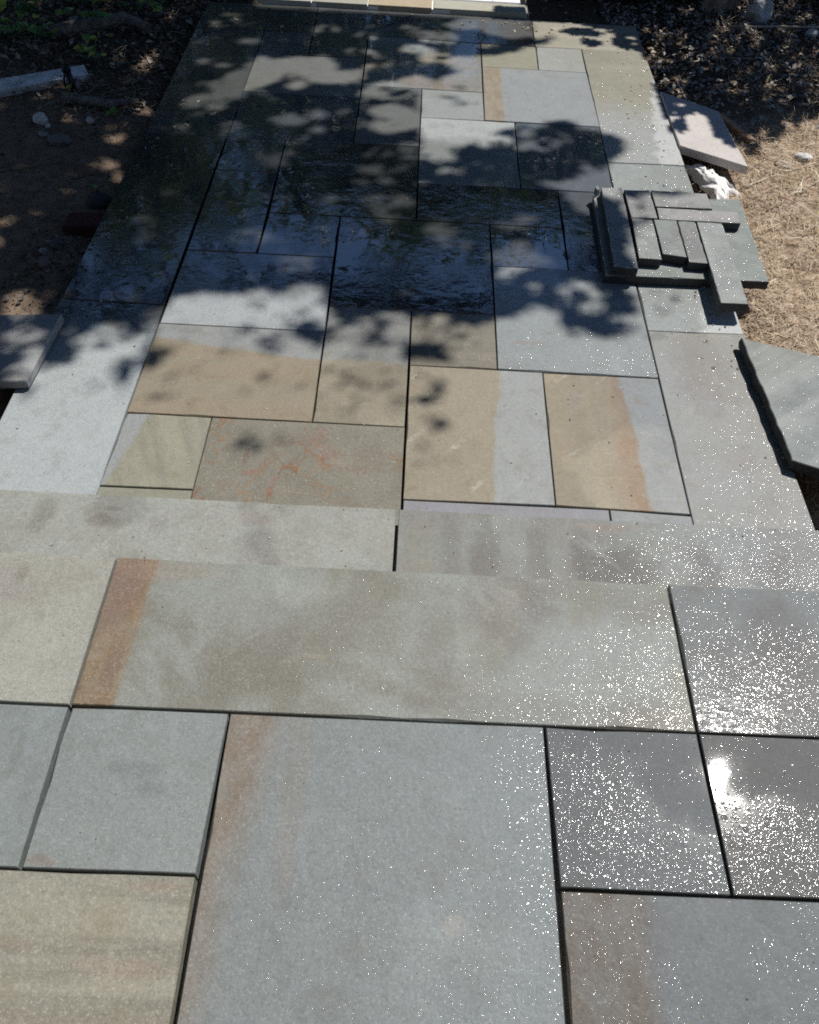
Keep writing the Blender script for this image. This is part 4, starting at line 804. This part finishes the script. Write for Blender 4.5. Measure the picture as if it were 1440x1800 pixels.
SUN_GAPS = [
 (-1.024,4.128,0.045,0.042,0), (-1.169,3.955,0.038,0.029,3), (-1.08,4.372,0.04,0.046,3), (-1.133,4.372,0.04,0.039,1), (-1.092,4.62,0.048,0.049,2),
 (-1.198,4.635,0.036,0.042,3), (-0.926,3.941,0.043,0.051,2), (-1.011,3.601,0.051,0.031,6), (-1.09,3.505,0.035,0.045,5), (-1.017,3.374,0.027,0.033,6),
 (-1.293,3.308,0.024,0.037,5), (-1.047,5.185,0.049,0.041,3), (-0.985,4.934,0.069,0.038,2), (-1.234,4.901,0.043,0.03,5), (-1.135,5.257,0.059,0.042,5),
 (-1.897,3.62,0.03,0.036,1), (-1.671,3.716,0.056,0.053,0), (-1.68,3.591,0.035,0.051,1), (-1.594,3.819,0.042,0.038,1), (-1.364,3.658,0.038,0.036,1),
 (-1.452,3.74,0.036,0.027,5), (-1.735,3.17,0.042,0.04,1), (-1.704,3.01,0.034,0.029,2), (-1.67,3.048,0.037,0.025,2), (-1.827,3.387,0.029,0.033,1),
 (-1.518,4.801,0.036,0.103,0), (-1.397,4.307,0.023,0.058,2), (-1.506,2.595,0.116,0.092,1), (-1.379,2.534,0.062,0.052,3), (-1.353,2.809,0.024,0.027,3),
 (-1.946,4.385,0.119,0.065,0), (-2.055,4.271,0.083,0.051,3), (-1.868,4.275,0.112,0.051,4), (-2.02,4.389,0.057,0.033,3), (-1.515,4.372,0.057,0.039,6),
 (-0.814,4.973,0.038,0.039,5), (-0.286,5.142,0.033,0.032,4), (-0.357,5.257,0.04,0.042,4), (-0.328,5.329,0.034,0.034,5), (-0.088,5.235,0.047,0.05,2),
 (0.014,5.142,0.082,0.073,2), (0.119,5.156,0.073,0.049,1), (0.034,5.294,0.047,0.042,4), (-0.047,4.951,0.103,0.046,1), (0.051,4.857,0.089,0.068,2),
 (-0.185,4.752,0.037,0.044,4), (0.075,4.676,0.108,0.114,9), (-0.034,4.698,0.077,0.086,7), (0.198,4.586,0.092,0.084,0), (0.107,4.506,0.182,0.054,1),
 (-0.268,4.373,0.053,0.052,0), (-0.167,4.359,0.076,0.046,3), (-0.086,4.415,0.059,0.04,3), (-0.141,4.171,0.114,0.074,0), (-0.08,4.08,0.102,0.078,0),
 (-0.17,4.016,0.078,0.053,1), (-0.266,4.2,0.04,0.037,3), (0.137,4.376,0.065,0.033,7), (0.196,4.312,0.077,0.032,7), (0.068,4.026,0.051,0.035,5),
 (0.138,3.993,0.126,0.082,0), (0.09,3.817,0.041,0.066,0), (0.317,3.898,0.036,0.051,1), (0.388,3.94,0.045,0.052,2), (0.104,3.721,0.067,0.037,2),
 (0.118,3.618,0.034,0.036,1), (0.21,3.612,0.032,0.031,4), (-0.22,3.597,0.062,0.041,1), (-0.161,3.487,0.031,0.039,1), (-0.102,3.533,0.034,0.035,3),
 (-0.065,3.676,0.048,0.047,3), (-0.263,3.467,0.03,0.029,4), (-0.068,3.342,0.052,0.047,1), (-0.13,3.216,0.054,0.036,2), (-0.409,3.317,0.039,0.028,4),
 (0.01,3.505,0.026,0.025,5), (-0.648,4.033,0.077,0.059,0), (-0.705,4.038,0.039,0.041,3), (-0.524,4.107,0.042,0.06,2), (-0.512,3.942,0.038,0.046,1),
 (-0.666,4.41,0.047,0.053,1), (-0.619,4.265,0.04,0.044,4), (-0.376,4.137,0.04,0.037,4), (-0.76,4.235,0.057,0.038,5), (0.517,4.018,0.042,0.053,0),
 (0.58,3.91,0.067,0.045,1), (0.684,3.99,0.057,0.047,3), (0.496,3.884,0.042,0.045,1), (0.774,3.703,0.035,0.037,2), (0.736,3.53,0.105,0.07,0),
 (0.607,3.542,0.047,0.04,3), (0.793,3.463,0.036,0.039,1), (0.121,3.057,0.036,0.034,3), (0.195,3.014,0.036,0.033,2), (0.07,2.981,0.033,0.029,4),
 (-0.079,3.177,0.036,0.027,3), (0.423,3.002,0.031,0.066,0), (0.431,2.921,0.051,0.04,1), (0.344,2.945,0.033,0.037,1), (0.5,2.976,0.035,0.033,1),
 (0.433,2.87,0.035,0.032,1), (0.468,3.077,0.024,0.026,4), (0.353,2.823,0.034,0.039,4), (0.471,2.743,0.034,0.034,2), (0.662,2.786,0.032,0.031,1),
 (0.59,2.742,0.032,0.03,3), (0.722,2.716,0.036,0.033,2), (0.701,2.624,0.036,0.032,1), (0.555,2.587,0.035,0.028,2), (0.627,2.548,0.031,0.028,3),
 (0.794,2.579,0.031,0.032,2), (0.777,2.796,0.028,0.031,4), (0.604,2.652,0.027,0.029,4), (0.604,2.488,0.03,0.037,8), (0.93,2.76,0.028,0.034,5),
 (1.032,2.732,0.032,0.041,7), (0.957,2.646,0.031,0.036,5), (0.909,2.479,0.03,0.041,6), (-0.467,2.827,0.059,0.058,1), (-0.401,2.644,0.05,0.05,0),
 (-0.492,2.565,0.077,0.052,0), (-0.499,2.673,0.031,0.029,4), (-0.425,2.855,0.032,0.031,2), (-0.352,2.528,0.038,0.041,1), (-0.382,2.47,0.046,0.034,2),
 (-0.451,2.301,0.061,0.038,0), (-0.646,2.765,0.031,0.03,5), (-0.566,2.678,0.031,0.029,5), (-0.599,2.602,0.054,0.043,1), (-0.676,2.542,0.064,0.052,0),
 (-0.285,2.455,0.034,0.03,3), (-0.172,2.498,0.032,0.034,2), (-0.066,2.497,0.055,0.041,2), (-0.215,2.417,0.075,0.033,3), (-0.263,2.326,0.053,0.028,1),
 (-0.167,2.324,0.086,0.038,1), (-0.109,2.403,0.029,0.026,4), (-0.224,2.535,0.03,0.028,4), (0.028,2.525,0.024,0.021,3), (0.092,2.51,0.034,0.038,1),
 (0.095,2.413,0.031,0.036,1), (0.031,2.391,0.027,0.029,3), (0.211,2.439,0.055,0.04,1), (0.026,2.286,0.029,0.022,2), (0.26,2.534,0.03,0.021,5),
 (0.162,2.36,0.029,0.026,4), (-0.179,2.149,0.059,0.026,7), (-0.069,2.128,0.051,0.026,6), (-0.237,2.189,0.048,0.024,5), (-0.191,2.025,0.025,0.025,5),
 (-0.033,2.073,0.029,0.045,6), (-0.128,2.197,0.04,0.024,4), (-0.258,2.085,0.035,0.023,4), (-0.888,2.276,0.04,0.037,8), (-0.866,2.24,0.043,0.03,6),
 (-0.887,2.183,0.027,0.074,6), (-0.808,2.13,0.027,0.041,6), (-0.848,2.012,0.034,0.033,8), (-0.85,2.385,0.041,0.023,6), (-0.614,2.388,0.066,0.052,8),
 (-0.633,2.328,0.036,0.028,6), (-0.504,2.144,0.043,0.029,4), (-0.517,2.065,0.031,0.025,5), (-0.76,2.318,0.081,0.025,3), (-0.399,2.262,0.032,0.031,7),
 (-0.381,2.104,0.039,0.026,6), (-0.497,2.339,0.061,0.057,7), (-0.659,2.263,0.05,0.025,4), (-0.756,2.194,0.039,0.03,4), (-1.061,2.073,0.042,0.034,7),
 (-0.971,2.079,0.027,0.037,6), (-1.284,2.007,0.045,0.049,5), (-1.088,2.346,0.05,0.057,1), (-1.001,2.26,0.063,0.043,1), (-1.093,2.213,0.082,0.042,1),
 (-1.1,2.146,0.065,0.041,0), (-1.244,2.365,0.02,0.026,4), (-0.967,2.476,0.029,0.024,2), (-0.988,2.331,0.036,0.044,2), (-1.159,2.285,0.036,0.037,4),
 (-1.44,2.336,0.044,0.035,3), (-1.361,2.253,0.047,0.037,4), (-1.39,2.189,0.058,0.042,4), (-1.298,2.151,0.035,0.035,3), (0.103,2.121,0.037,0.052,9),
 (0.072,1.989,0.046,0.025,7), (0.11,1.946,0.049,0.027,5), (0.125,1.81,0.031,0.023,7), (0.083,1.782,0.033,0.022,7), (0.056,1.863,0.022,0.031,5),
 (0.056,2.206,0.044,0.027,5), (0.045,2.079,0.023,0.04,5), (-0.416,1.848,0.04,0.033,5), (-0.512,1.823,0.04,0.05,7), (1.155,3.548,0.048,0.051,3),
 (1.019,3.51,0.032,0.04,2), (0.877,3.216,0.035,0.099,1), (0.89,3.045,0.034,0.051,3), (0.828,3.54,0.053,0.06,1),]
LOW_SUN_GAPS = [
 (0.967,5.182,0.058,0.066,9), (0.931,5.326,0.131,0.06,9), (1.171,5.218,0.075,0.116,9), (1.219,5.274,0.034,0.025,0), (1.219,5.2,0.02,0.017,0),
 (1.08,5.346,0.048,0.034,2), (1.278,4.219,0.024,0.031,0), (1.335,4.262,0.018,0.032,1), (1.414,4.247,0.03,0.051,0), (1.277,4.299,0.015,0.019,1),
 (1.328,4.388,0.018,0.02,1), (1.453,4.19,0.018,0.019,1), (1.277,4.146,0.044,0.061,9), (1.508,4.042,0.035,0.047,9), (1.795,4.284,0.03,0.045,0),
 (1.958,4.398,0.028,0.06,0), (1.734,4.216,0.036,0.025,1),]
MX0, MY0, MS, MNX, MNY = -3.2, 1.4, .03, 200, 180
CXG, CYG = np.meshgrid(MX0 + (np.arange(MNX) + .5) * MS, MY0 + (np.arange(MNY) + .5) * MS)
def inside(poly):
    c = np.zeros(CXG.shape, bool); n = len(poly)
    for i in range(n):
        (xa, ya), (xb, yb) = poly[i - 1], poly[i]
        if ya == yb: continue
        c ^= ((ya > CYG) != (yb > CYG)) & (CXG < (xb - xa) * (CYG - ya) / (yb - ya) + xa)
    return c
MH = np.where(inside(SHADE_OUTLINE), 9, 0)
for g in GLADES: MH[inside(g)] = 0
MH[CYG > 5.46] = 9
MH[(CYG > 5.46) & (CXG > -1.05) & ((CYG < 6.6) | (CXG > .6))] = 0
MH[(CXG < -2.3) | ((CXG < -1.34) & (CYG < 2.3))] = 9
ML = np.where(inside(LOW_SHADE_OUTLINE) | inside(COPING_SHADE_OUTLINE) | ((CXG > 2.75) & (CYG > 5)), 9, 0)
for M_, G_ in ((MH, SUN_GAPS), (ML, LOW_SUN_GAPS)):
    for (x, y, rx, ry, lv) in G_: M_[((CXG - x) / rx) ** 2 + ((CYG - y) / ry) ** 2 < 1] = lv
def shade_at(M, gx, gy):
    i = np.floor((gx - MX0) / MS).astype(int); j = np.floor((gy - MY0) / MS).astype(int)
    ok = (i >= 0) & (j >= 0) & (i < M.shape[1]) & (j < M.shape[0])
    return np.where(ok, M[np.clip(j, 0, M.shape[0] - 1), np.clip(i, 0, M.shape[1] - 1)], 0)
S_ = np.array(SUN); KX, KY = S_[0] / S_[2], S_[1] / S_[2]
def crown(M, n, z0, z1, sizes, cols, parent, gx0, gx1, gy0, gy1, floor_lv=1):
    VV = []; FF = []; CC = []; base = 0; cents = []
    for size, cnt in sizes:
        cnt = int(cnt); gx = RNG.uniform(gx0, gx1, cnt); gy = RNG.uniform(gy0, gy1, cnt)
        # foliage hangs in tiers: height varies smoothly with small scatter, so sprays read as sprays
        lay = RNG.integers(0, 4, cnt); zz = z0 + (z1 - z0) * (lay + RNG.uniform(.1, .9, cnt)) / 4
        P_ = np.stack([gx + KX * zz, gy + KY * zz, zz], 1)
        sz = size * RNG.uniform(.75, 1.25, cnt)
        V, F, C = leaf_field(P_, sz, .5, pal(cnt, cols))
        Q = V.reshape(cnt, 4, 3); G_x = Q[:, :, 0] - KX * Q[:, :, 2]; G_y = Q[:, :, 1] - KY * Q[:, :, 2]
        lv = np.min([shade_at(M, G_x[:, k], G_y[:, k]) for k in range(4)] + [shade_at(M, gx, gy)], axis=0) if size > .034 else shade_at(M, gx, gy)
        prob = np.clip(lv / 9., 0, 1) ** 1.5 * np.where(lv >= floor_lv, 1, 0)
        keep = RNG.random(cnt) < np.where(lv >= 9, 1, prob * (.85 if size < .034 else .5))
        Q = Q[keep]; m_ = len(Q); i = np.arange(m_)[:, None] * 4 + base
        VV.append(Q.reshape(-1, 3)); FF.append(np.concatenate([i + [0, 2, 1], i + [0, 3, 2]], 1).reshape(-1, 3)); CC.append(np.repeat(C[::2][keep], 2, axis=0)); base += m_ * 4
        cents.append(P_[keep])
    np_mesh('crown', np.concatenate(VV), np.concatenate(FF), foliage_m, parent, np.concatenate(CC))
    return np.concatenate(cents)
def limbs(M, cents, fork, k, r0, parent, bound=8.5):
    made = 0; tries = 0
    while made < k and tries < 400:
        tries += 1; p = Vector(cents[random.randrange(len(cents))]); f = Vector(fork)
        mid = f.lerp(p, .5) + Vector((0, 0, .25 * (p - f).length * .5)); path = []
        for i in range(9):
            t_ = i / 8; a = f.lerp(mid, t_).lerp(mid.lerp(p, t_), t_); path.append(a + Vector((random.uniform(-.03, .03),) * 3) * (i not in (0, 8)))
        pts = np.array(path); lv = shade_at(M, pts[:, 0] - KX * pts[:, 2], pts[:, 1] - KY * pts[:, 2])
        gy_ = pts[:, 1] - KY * pts[:, 2]; gx_ = pts[:, 0] - KX * pts[:, 2]
        bad = ((lv < bound) & (gy_ > 1.2) & (gy_ < 5.7) & (np.abs(gx_) < 2.6)).sum()
        if bad > 0: continue
        V, F = tube(path, [r0 * (1 - .1 * i) for i in range(9)], 6); mesh_obj('limb', V, F, bark, parent, smooth=True); made += 1
for _ in range(90):      # small chance gaps between sprays of leaves
    x, y = RNG.uniform(-1.2, .9), RNG.uniform(2.3, 5.3); r_ = RNG.uniform(.03, .055)
    k_ = (((CXG - x) / (r_ * 1.3)) ** 2 + ((CYG - y) / r_) ** 2 < 1) & (MH > 3); MH[k_] = RNG.integers(2, 7)
for _ in range(230):
    x, y = RNG.uniform(-3, -1.4), RNG.uniform(2.4, 6.2); r_ = RNG.uniform(.02, .05)
    MH[((CXG - x) / r_) ** 2 + ((CYG - y) / r_) ** 2 < 1] = RNG.integers(0, 6)
for _ in range(420):
    x, y = RNG.uniform(1.35, 2.9), RNG.uniform(4.65, 6.6); r_ = RNG.uniform(.015, .04)
    ML[((CXG - x) / r_) ** 2 + ((CYG - y) / r_) ** 2 < 1] = RNG.integers(0, 5)
green = [(.04, .08, .04), (.052, .095, .042), (.03, .06, .032)]
tree = empty('tree', (0, 0, 0)); tag(tree, 'tree with its brown trunk beside the jagged rock, its leaves shading the patio', 'tree')
cents = crown(MH, 0, 4.0, 6.4, [(.105, 60000), (.075, 60000), (.05, 80000), (.03, 90000)], green, tree, MX0, MX0 + 6.0, MY0, MY0 + 5.4)
TX, TY = 1.89, 5.98
# extra crown leaves, added out of view to cut sky light over the patio
n_ = 17000; gx_ = RNG.uniform(-6, -1.55, n_); gy_ = RNG.uniform(-1.5, 6.8, n_); zz_ = RNG.uniform(3.4, 7.2, n_)
keep_ = (gx_ < -1.75) | (gy_ > 2.3)
P_ = np.stack([gx_ + KX * zz_, gy_ + KY * zz_, zz_], 1)[keep_]
V, F, C = leaf_field(P_, RNG.uniform(.12, .2, len(P_)), .5, pal(len(P_), green)); np_mesh('crown', V, F, foliage_m, tree, C)
V, F = tube([(TX - .02, TY - .02, -.3), (TX, TY, -.06), (TX + .03, TY + .02, .3), (TX + .5, TY + .35, 1.3), (TX + 1.0, TY + .85, 2.4), (TX + 1.35, TY + 1.2, 3.3), (TX + 1.6, TY + 1.5, 4.4)], [.17, .115, .085, .08, .07, .062, .045], 14)
mesh_obj('trunk', V, F, bark, tree, smooth=True)
for z_, k_ in ((3.0, 6), (3.6, 8), (4.3, 10)):
    limbs(MH, cents, (TX + 1.3 + .25 * (z_ - 3.3), TY + 1.2 + .27 * (z_ - 3.3), z_), k_, .028, tree)
tree2 = empty('tree', (0, 0, 0)); tag(tree2, 'slim young tree with low leaves over the leaf litter, hidden behind the fence', 'tree')
cents2 = crown(ML, 0, 2.15, 3.1, [(.07, 30000), (.045, 50000), (.028, 80000), (.018, 110000)], green, tree2, .4, MX0 + 6.0, 3.6, MY0 + 5.4)
V, F = tube([(3.3, 6.95, -.2), (3.28, 6.9, .8), (3.2, 6.8, 1.7), (3.1, 6.6, 2.3)], [.05, .045, .04, .03], 10); mesh_obj('trunk', V, F, bark, tree2, smooth=True)
limbs(ML, cents2, (3.1, 6.6, 2.3), 8, .016, tree2)

# ------------------------------------------------------------------ trees farther back (seen mirrored in the wet stone)
def crown_mesh(n, seed):
    r = np.random.default_rng(seed); c = r.normal(0, 1, (26, 3)); c /= np.linalg.norm(c, axis=1)[:, None]; c *= r.uniform(.35, .95, (26, 1)); c[:, 2] *= .9
    k = r.integers(0, 26, n); P_ = c[k] + r.normal(0, .17, (n, 3))
    V, F, C = leaf_field(P_, r.uniform(.05, .11, n), .8, pal(n, green + [(.1, .15, .04)])); o = np_mesh('crown', V, F, foliage_m, None, C); me = o.data; bpy.data.objects.remove(o); return me
cm = [crown_mesh(5200, 1), crown_mesh(5200, 2)]
V, F = tube([(0, 0, -.3), (.02, 0, 1), (0, .03, 2.6)], [.16, .12, .07], 9); tm = bpy.data.meshes.new('trunk'); tm.from_pydata([tuple(v) for v in V], [], F); tm.materials.append(bark)
places = [(-7.0, 10.5, 2.4, 3.4, 'broad tree far left beyond the white board'), (-4.2, 11.6, 2.0, 4.0, 'tree behind the far left shrubs'), (-2.0, 13.0, 1.6, 3.3, 'tree behind the left part of the walkway'),
          (.2, 12.2, 1.5, 4.6, 'slim tall tree beyond the end of the walkway'), (2.7, 13.4, 1.9, 3.4, 'tree beyond the walkway, partly behind its taller neighbour'), (4.9, 12.0, 2.0, 4.4, 'tall tree behind the fence'),
          (9.0, 10.0, 2.6, 3.8, 'broad tree far right behind the fence'), (-.9, 17, 2.5, 6.8, 'tallest tree at the back'), (-3.4, 16, 2.3, 6.2, 'tall tree in the back row, left of the tallest'), (-6.6, 15, 2.5, 6.0, 'leftmost tree of the back row'),
          (3.3, 16.5, 2.4, 6.8, 'tall tree in the back row, above the walkway end'), (7.2, 15, 2.5, 6.2, 'rightmost tree of the back row'), (1.2, 19, 2.6, 8.2, 'high crowned tree farthest back'),
          (-5.6, 6.0, 2.2, 3.2, 'unseen tree added left of the vines to cut sky light'), (-5.4, 1.2, 2.4, 3.6, 'unseen tree added out on the left, level with the steps, to cut sky light'),
          (7.6, 3.0, 2.4, 3.6, 'unseen tree added on the right beyond the dry grass to cut sky light')]  # these last three stand out of view, added to block sky light
for i in range(9):      # clipped evergreens that close the yard
    x = -6.6 + i * 1.6; t = empty('evergreen_shrub', (x, 9.9 + .3 * (i % 2), -.05)); tag(t, 'evergreen shrub of the hedge behind the walkway, %s' % ('at its far left end', 'second from the left end', 'third from the left end', 'just left of the middle', 'in the middle of the row', 'just right of the middle', 'third from the right end', 'second from the right end', 'at its far right end')[i], 'shrub', 'hedge row closing the yard')
    b = bpy.data.objects.new('foliage', cm[i % 2]); link(b, t); b.scale = (1.15, .9, 1.35 + .15 * (i % 3)); b.location = (0, 0, 1.25); b.rotation_euler = (0, 0, i * 2.1)
    a = bpy.data.objects.new('stem', tm); link(a, t); a.scale = (.5, .5, .5)
for i, (x, y, s, h, lb) in enumerate(places):
    t = empty('tree', (x, y, -.1)); tag(t, lb, 'tree', 'trees beyond the yard')
    a = bpy.data.objects.new('trunk', tm); link(a, t); a.scale = (1, 1, h / 2.6)
    b = bpy.data.objects.new('crown', cm[i % 2]); link(b, t); b.scale = (s, s, s * .85); b.location = (0, 0, h); b.rotation_euler = (0, 0, i * 1.3)
for o in sc.objects:
    if o.type == 'EMPTY': o.empty_display_size = .1
